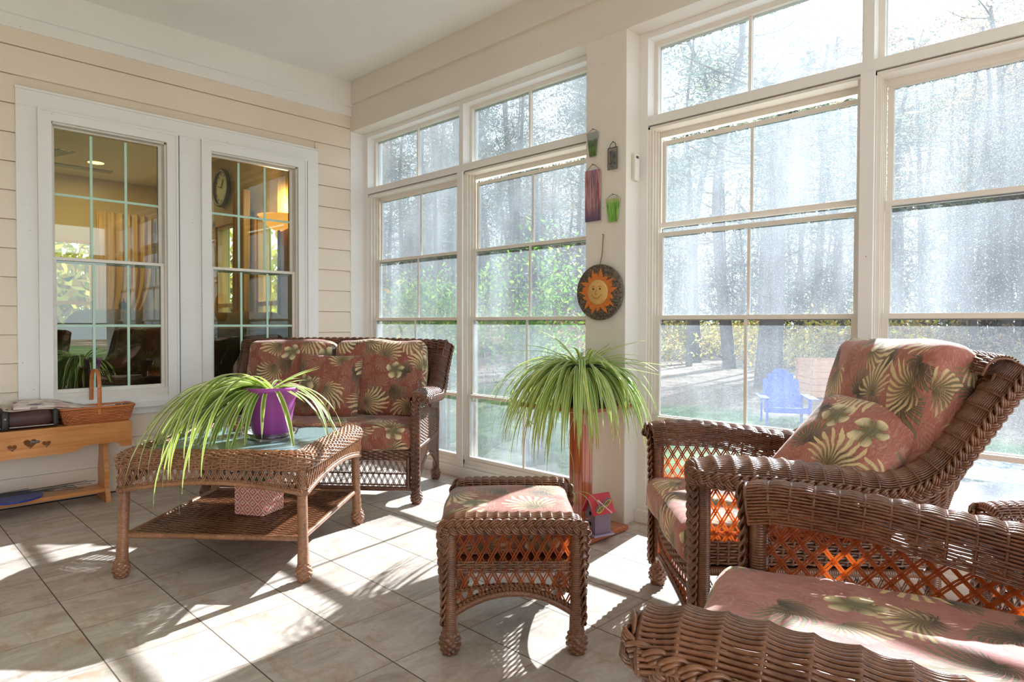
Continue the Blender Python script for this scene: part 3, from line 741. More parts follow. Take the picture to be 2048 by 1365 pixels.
# ceiling fan
t = thing('ceiling_fan', 'brown-bladed ceiling fan in the living room, at the upper left window', 'fan', (-7.3, 1.15, 2.75))
m_ = MB(); lathe(m_, [(0.06, 0), (0.05, -0.05), (0.015, -0.06), (0.015, -0.2), (0.1, -0.22), (0.11, -0.3), (0.05, -0.34), (0.0, -0.35)], n=20, caps=False); m_.build('motor', M['lr_trim'], t)
for k in range(5):
    a = k*2*PI/5+0.3; m_ = MB(); c_, s_ = math.cos(a), math.sin(a)
    box(m_, (0.42*c_, 0.42*s_, -0.27), (0.56, 0.13, 0.008), rz=a, bev=0.003); m_.build('blade', M['leather'], t)
# blue bird suncatcher on the pane
o = MB(); bp = [(-0.030, 0.010), (-0.016, 0.004), (-0.006, 0.012), (0.006, 0.013), (0.012, 0.020), (0.022, 0.019), (0.030, 0.013), (0.023, 0.010), (0.018, 0.0), (0.008, -0.010), (-0.004, -0.010), (-0.012, -0.003), (-0.022, 0.002)]
extrude(o, [(y+0.885, z+1.245) for y, z in bp], XW-0.028, XW-0.024, 'yz'); o = fix_normals(o.build('bird_suncatcher', flat('blue_film', srgb(20, 92, 130), 0.3)))
tag(o, 'little blue bird decal on the left house window', 'decal')

# ================================================================== WICKER
def weave(mb, S, Lu, Lv, sp=0.007, r=0.0036, pitch=0.05, amp=0.004, uni=None, rib=True, nside=5, spp=4, grp=1, ribr=None, v0=0.0, v1=1.0):
    Mn = max(2, int(Lv*(v1-v0)/sp)); N = max(6, int(Lu/pitch*spp)+1)
    u = np.linspace(0, 1, N); v = v0+(np.arange(Mn)+0.5)/Mn*(v1-v0)
    U, V = np.meshgrid(u, v)
    def pos(U, V):
        P = S(U, V); e = 1e-3
        du = S(np.clip(U+e, 0, 1), V)-S(np.clip(U-e, 0, 1), V); dv = S(U, np.clip(V+e, 0, 1))-S(U, np.clip(V-e, 0, 1))
        return P, nrm(np.cross(du, dv))
    P, Nn = pos(U, V)
    t = U*Lu/pitch*PI; par = (np.arange(Mn)//grp % 2)[:, None]
    alt = amp*np.cos(t+PI*par)
    if uni is not None:
        w = uni(V); d = w*(amp*1.3*(np.abs(np.sin(t))**0.7*2-1))+(1-w)*alt
    else: d = alt
    P = P+Nn*d[..., None]
    tubes(mb, P, r, Nn, nside)
    if rib:
        K = int(round(Lu/pitch)); uu = np.arange(K+1)/K if uni is None else np.arange(K+1)/K
        vv = np.linspace(v0, v1, max(6, int(Lv*(v1-v0)/0.012)))
        V2, U2 = np.meshgrid(vv, uu); P2, N2 = pos(U2, V2)
        du2 = nrm(np.gradient(P2, axis=0) if K > 1 else np.ones_like(P2))
        tubes(mb, P2-N2*r*0.2, ribr or r*1.2, N2, 5)
    return mb

def lattice(mb, S, Lu, Lv, sp=0.034, k=0.62, r=0.0019, low=None, high=None, gap=0.0068, n=5, npt=8):
    """crossing pairs of reeds filling the patch low(u)<v<high(u)"""
    low = low or (lambda u: 0*u); high = high or (lambda u: 0*u+1)
    vv = np.linspace(0, 1, 60); groups = {1: [], -1: []}
    for sg in (1, -1):
        base = np.arange(-Lv*k-sp, Lu+Lv*k+sp, sp)
        for x0 in base:
            for off in (-gap/2, gap/2):
                x = (x0+off+vv*Lv*k*sg+(Lv*k if sg < 0 else 0)-0.0)/Lu
                ins = (x >= 0) & (x <= 1) & (vv >= low(x)) & (vv <= high(x))
                idx = np.nonzero(ins)[0]
                if len(idx) < 4: continue
                # longest run
                br = np.nonzero(np.diff(idx) > 1)[0]
                runs = np.split(idx, br+1); run = max(runs, key=len)
                if len(run) < 4: continue
                va, vb_ = vv[run[0]], vv[run[-1]]; q = np.linspace(va, vb_, npt)
                xq = (x0+off+q*Lv*k*sg+(Lv*k if sg < 0 else 0))/Lu
                groups[sg].append((xq, q))
    for sg in (1, -1):
        if not groups[sg]: continue
        X = A([g[0] for g in groups[sg]]); Q = A([g[1] for g in groups[sg]]); e = 1e-3
        P = S(X, Q); du = S(X+e, Q)-S(X-e, Q); dv = S(X, Q+e)-S(X, Q-e); Nn = nrm(np.cross(du, dv))
        tubes(mb, P+Nn*sg*r*0.95, r, Nn, n)
    return mb
def twine(mb, S, Lu, vf, r=0.0022, pitch=0.034, rows=(0,), n=5):
    N = max(8, int(Lu/pitch*6)); u = np.linspace(0.0, 1.0, N); Ps = []; Ns = []
    for dr in rows:
        for ph in (0, PI):
            t = u*Lu/pitch*PI+ph; e = 1e-3; v = vf(u)+dr
            P = S(u, v); du = S(u+e, v)-S(u-e, v); dv = S(u, v+e)-S(u, v-e); Nn = nrm(np.cross(du, dv)); dv = nrm(dv)
            Ps.append(P+Nn*(np.sin(t)*r*2.0)[:, None]+dv*(np.cos(t)*r*1.0)[:, None]); Ns.append(Nn)
    tubes(mb, A(Ps), r, A(Ns), n); return mb
def braid(mb, pts, ref, w=0.016, reed=0.0036, pitch=0.055, n=6, nreed=3):
    """three-strand plait, each strand a flat bundle of reeds"""
    P0 = resample(pts, 160); L = plen(P0); N = int(L/pitch*14); P = resample(P0, N)
    ref = resample(ref, N) if np.ndim(ref) == 2 else np.broadcast_to(A(ref), P.shape)
    T = nrm(np.gradient(P, axis=0)); B = nrm(np.cross(T, ref)); Q = np.cross(B, T)
    s = np.linspace(0, L, N); Ps = []
    for k in range(3):
        ph = s/pitch*2*PI+k*2*PI/3
        lat = np.sin(ph)*w; dep = np.sin(2*ph)*w*0.42
        c = P+B*lat[:, None]+Q*dep[:, None]
        Tc = nrm(np.gradient(c, axis=0)); side = nrm(np.cross(Q, Tc))
        for j in range(nreed): Ps.append(c+side*((j-(nreed-1)/2)*reed*1.75))
    tubes(mb, A(Ps), reed, np.broadcast_to(Q, (len(Ps), N, 3)), n); return mb
def leg_foot(mb, c, R=0.022, h=0.075, n=42):
    z = np.linspace(0, 1, 50); prof = [(R*(0.75+0.75*math.sin(PI*(0.12+0.80*t)))*(1.0 if t > 0.02 else 0.9), h*t) for t in z]
    lathe(mb, prof, c, n, mod=lambda th, Z: 1+0.12*np.sin(th*7+(np.floor(Z/h*8) % 2)*PI)*np.abs(np.sin(Z/h*8*PI))**0.5+0.05*np.abs(np.sin(Z/h*8*PI)))
def leg(parent, p0, p1, R=0.021, mat='wicker', name='leg', label=None, pitch=0.0062, foot=True, bulge=True):
    """p0 floor point, p1 top"""
    m_ = MB(); p0 = A(p0); p1 = A(p1); d = p1-p0
    if foot: leg_foot(m_, p0, R)
    q = p0+d*(0.055/np.linalg.norm(d)) if foot else p0
    wrapped(m_, [q, p1], R, pitch, 12, 0.11, rr=[1.15, 0.98, 1.0, 1.0] if foot else None)
    o = m_.build(name, M[mat], parent)
    if label: o['label'] = label
    return o

def sweep(path, prof, side=None, up=None):
    """S(u,v): path (n,3), prof (m,2)->(side,up); side/up fields or computed from 'side' constant"""
    path = A(path); n = 200; P = resample(path, n); T = nrm(np.gradient(P, axis=0))
    sd_ = np.broadcast_to(A(side), P.shape) if np.ndim(side) < 2 else resample(side, n)
    B = nrm(sd_-T*np.sum(sd_*T, -1, keepdims=True)); U = np.cross(T, B)
    if up is not None and (U[n//2]@A(up)) < 0: U = -U
    pr = A(prof)
    if pr.ndim == 2: pr = pr[None]
    ks = np.linspace(0, 1, len(pr)); m2 = 60
    prr = A([resample(p, m2) for p in pr])
    def S(u, v):
        u = np.clip(u, 0, 1); v = np.clip(v, 0, 1)
        def ip(F, x): 
            x = x*(len(F)-1); i = np.clip(np.floor(x).astype(int), 0, len(F)-2); f = (x-i)[..., None]; return F[i]*(1-f)+F[i+1]*f
        p = ip(P, u); b = ip(B, u); q = ip(U, u)
        # profile lookup
        if len(prr) == 1: c = ip(prr[0], v)
        else:
            x = u*(len(prr)-1); i = np.clip(np.floor(x).astype(int), 0, len(prr)-2); f = (x-i)[..., None]
            y = v*(m2-1); j = np.clip(np.floor(y).astype(int), 0, m2-2); g = (y-j)[..., None]
            c = (prr[i, j]*(1-g)+prr[i, j+1]*g)*(1-f)+(prr[i+1, j]*(1-g)+prr[i+1, j+1]*g)*f
        return p+b*c[..., 0:1]+q*c[..., 1:2]
    S.L = plen(P); S.W = float(np.mean([plen(p) for p in prr])); return S
def patch(p00, p10, p01, p11):
    """bilinear patch S(u,v)"""
    a, b_, c, d = map(A, (p00, p10, p01, p11))
    def S(u, v):
        u = np.asarray(u)[..., None]; v = np.asarray(v)[..., None]
        return a*(1-u)*(1-v)+b_*u*(1-v)+c*(1-u)*v+d*u*v
    return S
def ruled(c0, c1):
    """surface between two curves; v from c0 to c1"""
    a = resample(c0, 120); b_ = resample(c1, 120)
    def ip(F, x):
        x = np.clip(x, 0, 1)*(len(F)-1); i = np.clip(np.floor(x).astype(int), 0, len(F)-2); f = (x-i)[..., None]; return F[i]*(1-f)+F[i+1]*f
    def S(u, v): v = np.asarray(v)[..., None]; return ip(a, np.asarray(u))*(1-v)+ip(b_, np.asarray(u))*v
    return S

def armchair(name, label, cat, loc, rotz, wf=0.657, D=0.64, mat='wicker', fine=1.0, seats=1, arm=None, back_h=0.905, back_y=0.805, group=None, love=False, fabric='fabric', cush=True, pillow=None, seat_w=None, lat=(0.037, 0.60), spbase=0.0062):
    """wicker club chair: +x across, +y towards the back, front legs at y=0"""
    e = thing(name, label, cat, loc, rotz, group)
    h = wf/2; sp = spbase/fine; r = sp*0.465; pitch = 0.05
    za = 0.628
    arm = arm or [(-0.03, 0.618), (0.05, 0.628), (0.20, 0.621), (0.36, 0.604), (0.49, 0.588), (0.585, 0.618), (0.66, 0.695), (0.73, 0.80), (back_y, back_h)]
    # legs
    for s in (-1, 1):
        leg(e, (s*h, 0, 0), (s*h, 0, za-0.02), 0.0215, mat)
        leg(e, (s*(h-0.01), D, 0), (s*(h-0.005), D+0.01, 0.46), 0.0195, mat)
        m_ = MB(); wrapped(m_, [(s*(h-0.005), D+0.01, 0.455), (s*(h-0.002), back_y-0.055, back_h-0.15)], 0.0190, 0.0062); m_.build('back_post', M[mat], e)
    for s in (-1, 1):
        path = [(s*h, y, z) for y, z in arm]
        flare = [0, 0, 0, 0, 0.003, 0.01, 0.018, 0.027, 0.036]
        path = [(s*(h+f), p[1], p[2]) for f, p in zip(flare, path)]
        # roll over the arm: inner skirt, crest, outward lip
        p_a = [(-0.030, -0.088), (-0.034, -0.05), (-0.032, -0.022), (-0.014, -0.003), (0.014, 0.002), (0.042, -0.006), (0.066, -0.028), (0.074, -0.054)]
        p_b = [(-0.050, -0.110), (-0.046, -0.06), (-0.036, -0.022), (-0.014, -0.003), (0.014, 0.002), (0.042, -0.006), (0.064, -0.028), (0.070, -0.050)]
        p_c = [(-0.060, -0.070), (-0.052, -0.042), (-0.040, -0.016), (-0.020, -0.003), (0.008, 0.002), (0.032, -0.007), (0.048, -0.022), (0.054, -0.040)]
        S = sweep(path, [p_a, p_a, p_b, p_c, p_c], side=(s, 0, 0), up=(0, -0.3, 1))
        m_ = MB(); wl = lambda V: 1/(1+np.exp(-(V-0.42)*40))
        weave(m_, S, S.L, 0.205, sp, r, pitch, 0.0022, uni=wl, nside=6, spp=8, grp=2)
        # rounded front end of the roll
        cx = A([S(np.float64(0.0), np.float64(v)) for v in np.linspace(0.3, 1, 14)])
        ctr = cx.mean(0); 
        for q in np.linspace(0.05, 1, 9): tube(m_, ctr+(cx-ctr)*q+A((0, -0.008*(1-q**2)-0.001, 0)), r*1.05, 5, ref=(0, 1, 0), caps=False)
        m_.build('armrest', M[mat], e)
        # plait up the post, round the arm end and back along the lip
        m_ = MB()
        lip = [tuple(S(np.float64(u), np.float64(1.0))+A((s*0.004, 0, -0.004))) for u in np.linspace(0.04, 1.0, 16)]
        pts = [(s*(h+0.0), -0.030, 0.085), (s*h, -0.030, 0.25), (s*h, -0.030, 0.42), (s*(h+0.002), -0.032, 0.56), (s*(h+0.020), -0.042, 0.600)]+[(s*(h+0.056), -0.036, 0.580)]+lip[1:]
        refs = [(0, -1, 0)]*4+[(s*0.5, -1, 0)]+[(s, -0.6, 0)]+[(s, 0, -0.15)]*(len(lip)-1)
        braid(m_, pts, refs, 0.0150, 0.0038, 0.075)
        m_.build('braided_edge', M[mat], e)
        # side: lattice, woven band, wrapped rail, lattice with arch
        xs = s*(h-0.002); y0, y1 = 0.012, D-0.005
        side = MB()
        if not love:
            top = [(xs, y, z-0.070) for y, z in ((0.012, 0.63), (0.2, 0.62), (0.36, 0.60), (0.46, 0.58), (D, 0.57))]
            Sl = ruled([(xs, y0, 0.385), (xs, y1+0.02, 0.385)], top)
            lm = MB(); lattice(lm, Sl, D, 0.17, lat[0], lat[1], 0.0026, gap=0.0082); twine(lm, Sl, D, lambda u: 0*u+0.12, 0.002, 0.018, (0, 0.03)); lm.build('side_lattice', M['lattice' if mat == 'wicker' else mat], e)
            Sb = patch((xs, y0, 0.318), (xs, y1+0.01, 0.318), (xs, y0, 0.388), (xs, y1+0.02, 0.388))
            weave(side, Sb, D, 0.07, 0.0085, 0.0040, 0.03, 0.003)
            wrapped(side, [(xs, y0-0.01, 0.300), (xs, y1+0.02, 0.300)], 0.013, 0.0062)
            arch = lambda u: 0.05+0.62*(1-(2*u-1)**2)**0.9*0+ (0.10+0.55*(1-np.abs(2*u-1)**2.2))
            Sa = patch((xs, y0, 0.07), (xs, y1, 0.07), (xs, y0, 0.285), (xs, y1, 0.285))
            lattice(side, Sa, D, 0.215, 0.036, 0.5, 0.0021, low=lambda u: 0.08+0.62*(1-np.abs(2*u-1)**2.2), gap=0.0072)
        else:
            Sb = ruled([(xs, y0, 0.315), (xs, y1+0.03, 0.315)], [(xs, y, z-0.045) for y, z in ((0.012, 0.63), (0.2, 0.62), (0.34, 0.60), (D-0.1, 0.60))])
            weave(side, Sb, D, 0.27, 0.0095, 0.0046, 0.03, 0.003)
            wrapped(side, [(xs, y0-0.01, 0.300), (xs, y1+0.02, 0.300)], 0.014, 0.0062)
            Sa = patch((xs, y0, 0.07), (xs, y1, 0.07), (xs, y0, 0.285), (xs, y1, 0.285))
            lattice(side, Sa, D, 0.215, 0.018, 0.3, 0.0021, low=lambda u: 0.08+0.62*(1-np.abs(2*u-1)**2.2), gap=0.006)
        rim = [tuple(Sa(np.float64(u), np.float64(0.06+0.62*(1-abs(2*u-1)**2.2)))) for u in np.linspace(0, 1, 15)]
        wrapped(side, rim, 0.011, 0.0062, ref=(1, 0, 0)); twine(side, Sa, D, lambda u: 0.13+0.62*(1-np.abs(2*u-1)**2.2), 0.0024, 0.018)
        side.build('side_panel', M[mat], e)
        # woven wing between the arm sweep and the rear post
        up_ = [tuple(S(np.float64(u), np.float64(0.97))-A((s*0.012, 0, 0.004))) for u in np.linspace(0.40, 0.93, 12)]
        dn_ = [(s*h, D-0.24+0.48*t, 0.50-0.04*t*2) if t < 0.5 else (s*(h+0.001), D+0.01+(back_y-0.03-D)*(t-0.5)*2, 0.46+(back_h-0.20-0.46)*(t-0.5)*2) for t in np.linspace(0, 1, 12)]
        Sw = ruled(dn_, up_); m_ = MB(); weave(m_, Sw, 0.46, 0.17, 0.0085, 0.0042, 0.03, 0.003); m_.build('wing_panel', M[mat], e)
    # back: woven sheet, rolled head and plait
    bh = h+0.02
    P0, P1 = (back_y-0.16, 0.36), (back_y-0.035, back_h-0.035)
    bow = 0.03
    def Sback(u, v):
        u = np.asarray(u, float); v = np.asarray(v, float); w = (h-0.03)*(1-v)+(h+0.045)*v
        x = (2*u-1)*w; b_ = bow*(1-(2*u-1)**2)
        return np.stack([x, P0[0]*(1-v)+P1[0]*v+b_, P0[1]*(1-v)+P1[1]*v+0*b_], -1)
    m_ = MB(); Lw = 2*h
    weave(m_, Sback, Lw, 0.62, 0.0095, 0.0047, 0.035, 0.003)
    m_.build('back_panel', M[mat], e)
    top = [(x, P1[0]+0.02+bow*(1-(x/(h+0.06))**2), back_h+0.004+0.012*(1-(x/(h+0.06))**2)) for x in np.linspace(-(h+0.065), h+0.065, 9)]
    St = sweep(top, [(-0.06, -0.045), (-0.045, -0.012), (-0.02, 0.002), (0.01, 0.0), (0.03, -0.018), (0.035, -0.04)], side=(0, 1, 0), up=(0, 0, 1))
    m_ = MB(); weave(m_, St, Lw, 0.13, sp*1.1, r*1.1, 0.04, 0.004, uni=lambda V: 1/(1+np.exp(-(V-0.4)*30)), spp=6)
    m_.build('back_roll', M[mat], e)
    m_ = MB(); braid(m_, [tuple(St(np.float64(u), np.float64(1.0))) for u in np.linspace(0, 1, 12)], (0, 1, -0.2), 0.0150, 0.0038, 0.075, 5); m_.build('braided_edge', M[mat], e)
    # front apron
    m_ = MB(); lm = MB(); bowf = 0.0 if love else 0.03
    def Sf(u, v):
        u = np.asarray(u, float); v = np.asarray(v, float)
        return np.stack([(2*u-1)*(h-0.012), 0*u-bowf*(1-(2*u-1)**2)+0*v, 0.075+(0.30-0.075)*v], -1)
    if not love:
        weave(m_, Sf, wf, 0.225, 0.0085, 0.004, 0.03, 0.003, v0=0.74, v1=1.0)
        lo = lambda u: 0.06+0.40*(1-np.abs(2*u-1)**2.4)
        lattice(lm, Sf, wf, 0.225, 0.026, 0.45, 0.002, low=lambda u: lo(u)+0.03, high=lambda u: 0*u+0.75, gap=0.006)
        twine(m_, Sf, wf, lambda u: 0*u+0.60, 0.0026, 0.013, (0, 0.03)); twine(m_, Sf, wf, lambda u: lo(u)+0.05, 0.0026, 0.013)
        wrapped(m_, [tuple(Sf(np.float64(u), np.float64(lo(u)))) for u in np.linspace(0, 1, 17)], 0.0115, 0.006, ref=(0, 1, 0))
    else:
        weave(m_, Sf, wf, 0.225, 0.0095, 0.0046, 0.03, 0.003, v0=0.72, v1=1.02)
        lattice(lm, Sf, wf, 0.225, 0.034, 0.5, 0.0021, low=lambda u: 0*u+0.06, high=lambda u: 0*u+0.72, gap=0.0072)
        twine(lm, Sf, wf, lambda u: 0*u+0.40, 0.0026, 0.017); twine(lm, Sf, wf, lambda u: 0*u+0.12, 0.0026, 0.017)
        wrapped(m_, [tuple(Sf(0.0, 0.02)), tuple(Sf(1.0, 0.02))], 0.013, 0.0062)
        for s in (-1, 1): wrapped(m_, [(s*(h-0.045), -0.004, 0.075), (s*(h-0.045), -0.004, 0.26)], 0.014, 0.0062)
    m_.build('front_apron', M[mat], e); lm.build('front_lattice', M['lattice' if mat == 'wicker' else mat], e)
    # seat deck
    m_ = MB(); bb(m_, -h+0.02, h-0.02, 0.01, D-0.02, 0.285, 0.300); m_.build('seat_deck', M['wicker_dark'], e)
    return e

def coffee_table(loc, rotz, s=0.365, sx=0.40):
    e = thing('coffee_table', 'square wicker coffee table with glass top and woven lower shelf, in front of the loveseat', 'table', loc, rotz)
    zt = 0.497
    for a in (-1, 1):
        for b_ in (-1, 1):
            leg(e, (a*s, b_*s, 0), (a*(s-0.012), b_*(s-0.012), 0.44), 0.020, 'wicker_light')
    # rim: rounded square ring, woven
    n = 96; ang = np.linspace(0, 2*PI, n+1)
    def sq(hw, rc, n_=160):
        pts = []
        for q in range(4):
            c = A([(1, 1), (-1, 1), (-1, -1), (1, -1)][q])*(hw-rc)
            for a in np.linspace(q*PI/2, (q+1)*PI/2, 12): pts.append(c+rc*A((math.cos(a), math.sin(a))))
        pts.append(pts[0]); pts = A(pts)
        d = np.concatenate([[0], np.cumsum(np.linalg.norm(np.diff(pts, axis=0), axis=1))]); u = np.linspace(0, d[-1], n_)
        return np.stack([np.interp(u, d, pts[:, 0]), np.interp(u, d, pts[:, 1])], 1)
    prof = [(0.318, zt-0.006, 0.03), (0.325, zt, 0.03), (0.345, zt+0.001, 0.045), (0.370, zt-0.003, 0.06), (0.390, zt-0.014, 0.075), (0.400, zt-0.032, 0.08), (0.396, zt-0.052, 0.08), (0.386, zt-0.060, 0.075)]
    rings = A([np.column_stack([sq(p[0], p[2]), np.full(160, p[1])]) for p in prof])
    def Sr(u, v):
        u = np.asarray(u, float) % 1.0000001; v = np.clip(np.asarray(v, float), 0, 1)
        x = u*159; i = np.clip(np.floor(x).astype(int), 0, 158); f = (x-i)[..., None]
        y = v*(len(rings)-1); j = np.clip(np.floor(y).astype(int), 0, len(rings)-2); g = (y-j)[..., None]
        return (rings[j, i]*(1-f)+rings[j, i+1]*f)*(1-g)+(rings[j+1, i]*(1-f)+rings[j+1, i+1]*f)*g
    m_ = MB(); weave(m_, Sr, 3.1, 0.165, 0.0080, 0.0036, 3.1/92, 0.0038, nside=6, spp=6, grp=1)
    m_.build('woven_rim', M['wicker_light'], e)
    g = MB(); box(g, (0, 0, zt-0.010), (0.655, 0.655, 0.006), bev=0.002); g.build('glass_top', M['table_glass'], e)
    m_ = MB(); bb(m_, -0.33, 0.33, -0.02, 0.02, zt-0.030, zt-0.016); bb(m_, -0.02, 0.02, -0.33, 0.33, zt-0.030, zt-0.016)
    m_.build('glass_support', M['wicker_dark'], e)
    # aprons: lattice above an arched wrapped rail
    for q in range(4):
        R = rotm(0, 0, q*PI/2)
        base = patch((-s, -(s+0.012), 0.345), (s, -(s+0.012), 0.345), (-s, -(s+0.016), zt-0.055), (s, -(s+0.016), zt-0.055))
        S = (lambda R, base: (lambda u, v: base(u, v)@R.T))(R, base)
        lm = MB(); lo = lambda u: 0.02+0.40*(1-np.abs(2*u-1)**2.0)
        lattice(lm, S, 2*s, 0.105, 0.028, 0.45, 0.0024, low=lambda u: lo(u)+0.02, gap=0.0074)
        twine(lm, S, 2*s, lambda u: lo(u)+0.10, 0.0022, 0.012); twine(lm, S, 2*s, lambda u: lo(u)+0.04, 0.0022, 0.012); twine(lm, S, 2*s, lambda u: 0*u+0.97, 0.0022, 0.012)
        wrapped(lm, [tuple(S(np.float64(u), np.float64(lo(u)-0.04))) for u in np.linspace(0, 1, 15)], 0.0095, 0.0058, ref=tuple(R@A((0, 1, 0))))
        lm.build('apron', M['wicker_light'], e)
    # lower shelf
    zs = 0.165; hs = s-0.012
    m_ = MB(); P = patch((-hs, -hs, zs), (hs, -hs, zs), (-hs, hs, zs), (hs, hs, zs))
    N = 60; v = (np.arange(56)+0.5)/56; U, V = np.meshgrid(np.linspace(0, 1, 97), v)
    X = P(U, V); X[..., 2] += 0.0018*np.sign(np.sin(U*2*hs/0.045*PI+(np.arange(56)//1 % 2)[:, None]*PI))*np.abs(np.sin(U*2*hs/0.045*PI))**0.3
    tubes(m_, X, 0.0064, (0, 0, 1), 6, flat=0.3)
    bb(m_, -hs, hs, -hs, hs, zs-0.008, zs-0.003)
    m_.build('shelf', M['wicker'], e)
    m_ = MB()
    for a, b_ in (((-hs, -hs), (hs, -hs)), ((hs, -hs), (hs, hs)), ((hs, hs), (-hs, hs)), ((-hs, hs), (-hs, -hs))):
        wrapped(m_, [(a[0], a[1], zs-0.002), (b_[0], b_[1], zs-0.002)], 0.011, 0.0058)
    m_.build('shelf_edge', M['wicker_light'], e)
    return e

def ottoman(name, label, loc, rotz, w=0.385, d=0.475, fine=1.0, cushion=True, zt=0.424, mat='wicker'):
    e = thing(name, label, 'ottoman', loc, rotz)
    hx, hy = w/2, d/2
    for a in (-1, 1):
        for b_ in (-1, 1): leg(e, (a*hx, b_*hy, 0), (a*hx, b_*hy, zt-0.03), 0.0205, mat, pitch=0.0055)
    sp = 0.0064/fine; r = sp*0.46
    for s in (-1, 1):
        path = [(-hx-0.012, s*hy, zt-0.018), (-hx+0.02, s*hy, zt-0.002), (0, s*hy, zt), (hx-0.02, s*hy, zt-0.002), (hx+0.012, s*hy, zt-0.018)]
        p_ = [(-0.055, -0.062), (-0.052, -0.03), (-0.036, -0.006), (-0.012, 0.0), (0.012, -0.004), (0.026, -0.018), (0.028, -0.028)]
        S = sweep(path, p_, side=(0, s, 0), up=(0, 0, 1)); m_ = MB()
        weave(m_, S, S.L, 0.12, sp, r, 0.032, 0.0020, uni=lambda V: 1/(1+np.exp(-(V-0.35)*30)), nside=6, spp=8)
        m_.build('end_roll', M[mat], e)
        m_ = MB(); z0 = zt-0.035; y = s*(hy+0.026)
        braid(m_, [(-hx-0.020, s*(hy+0.0), 0.09), (-hx-0.022, s*(hy+0.0), 0.22), (-hx-0.022, s*(hy+0.004), 0.33), (-hx-0.018, s*(hy+0.02), z0-0.006), (-hx+0.02, y, z0+0.003), (0, y, z0+0.004), (hx-0.02, y, z0+0.003), (hx+0.018, s*(hy+0.02), z0-0.006), (hx+0.022, s*(hy+0.004), 0.33), (hx+0.022, s*hy, 0.22), (hx+0.020, s*hy, 0.09)],
              [(-1, 0, 0)]*3+[(-0.7, s, 0)]+[(0, s, 0)]*3+[(0.7, s, 0)]+[(1, 0, 0)]*3, 0.0155, 0.0038, 0.080)
        m_.build('braided_edge', M[mat], e)
        y = s*hy
        Su = patch((-hx, y, 0.275), (hx, y, 0.275), (-hx, y, zt-0.05), (hx, y, zt-0.05)); lm = MB()
        lattice(lm, Su, w, 0.10, 0.034, 0.55, 0.0026, gap=0.0078)
        Sd = patch((-hx, y, 0.10), (hx, y, 0.10), (-hx, y, 0.265), (hx, y, 0.265)); lo = lambda u: 0.10+0.42*(1-np.abs(2*u-1)**2.0)
        lattice(lm, Sd, w, 0.165, 0.034, 0.50, 0.0026, low=lambda u: lo(u)+0.03, gap=0.0078)
        lm.build('end_lattice', M['lattice' if mat == 'wicker' else mat], e)
        m_ = MB(); Sb = patch((-hx, y, 0.245), (hx, y, 0.245), (-hx, y, 0.282), (hx, y, 0.282)); weave(m_, Sb, w, 0.037, 0.0072, 0.0038, 0.026, 0.0025)
        twine(m_, Sd, w, lambda u: 0.50+0.14*(1-(2*u-1)**2), 0.0026, 0.015, (0, 0.03)); twine(m_, Sd, w, lambda u: lo(u)+0.06, 0.0026, 0.012, (0, 0.03))
        wrapped(m_, [tuple(Sd(np.float64(u), np.float64(lo(u)-0.02))) for u in np.linspace(0, 1, 15)], 0.0105, 0.0055, ref=(0, 1, 0))
        m_.build('end_panel', M[mat], e)
        # long sides
        x = s*hx; Sb = patch((x, -hy, 0.235), (x, hy, 0.235), (x, -hy, 0.272), (x, hy, 0.272)); m_ = MB(); weave(m_, Sb, d, 0.037, 0.0072, 0.0038, 0.026, 0.0025)
        Sd = patch((x, -hy, 0.10), (x, hy, 0.10), (x, -hy, 0.24), (x, hy, 0.24)); lattice(m_, Sd, d, 0.14, 0.030, 0.48, 0.0021, low=lambda u: lo(u)+0.03, gap=0.0070)
        wrapped(m_, [tuple(Sd(np.float64(u), np.float64(lo(u)-0.02))) for u in np.linspace(0, 1, 15)], 0.0105, 0.0055, ref=(1, 0, 0)); m_.build('side_panel', M[mat], e)
    m_ = MB(); bb(m_, -hx+0.01, hx-0.01, -hy+0.03, hy-0.03, 0.262, 0.275); m_.build('deck', M['wicker_dark'], e)
    return e
def welt(mb, w, d, z, rad, puff=0.0, R=None, c=(0, 0, 0)):
    pts = []
    hx, hy = w/2-0.004, d/2-0.004
    for q in range(4):
        cc = A([(hx-rad, hy-rad), (-hx+rad, hy-rad), (-hx+rad, -hy+rad), (hx-rad, -hy+rad)][q])
        for a in np.linspace(q*PI/2, (q+1)*PI/2, 8): p = cc+rad*A((math.cos(a), math.sin(a))); pts.append((p[0], p[1], z))
    pts.append(pts[0]); P = A(pts)
    if R is not None: P = P@A(R).T
    tube(mb, P+A(c), 0.0032, 6, caps=False)
def cushion(name, label, loc, size, rot=(0, 0, 0), fabric='fabric', seed=1, puff=0.02, rad=0.045, wr=0.006, n=34, group=None, cat='cushion'):
    e = thing(name, label, cat, loc, 0, group); e.rotation_euler = rot
    m_ = MB(); rbox(m_, (0, 0, 0), size, rad, n, puff, seed, wr); m_.build('cover', M[fabric], e, merge=True)
    return e
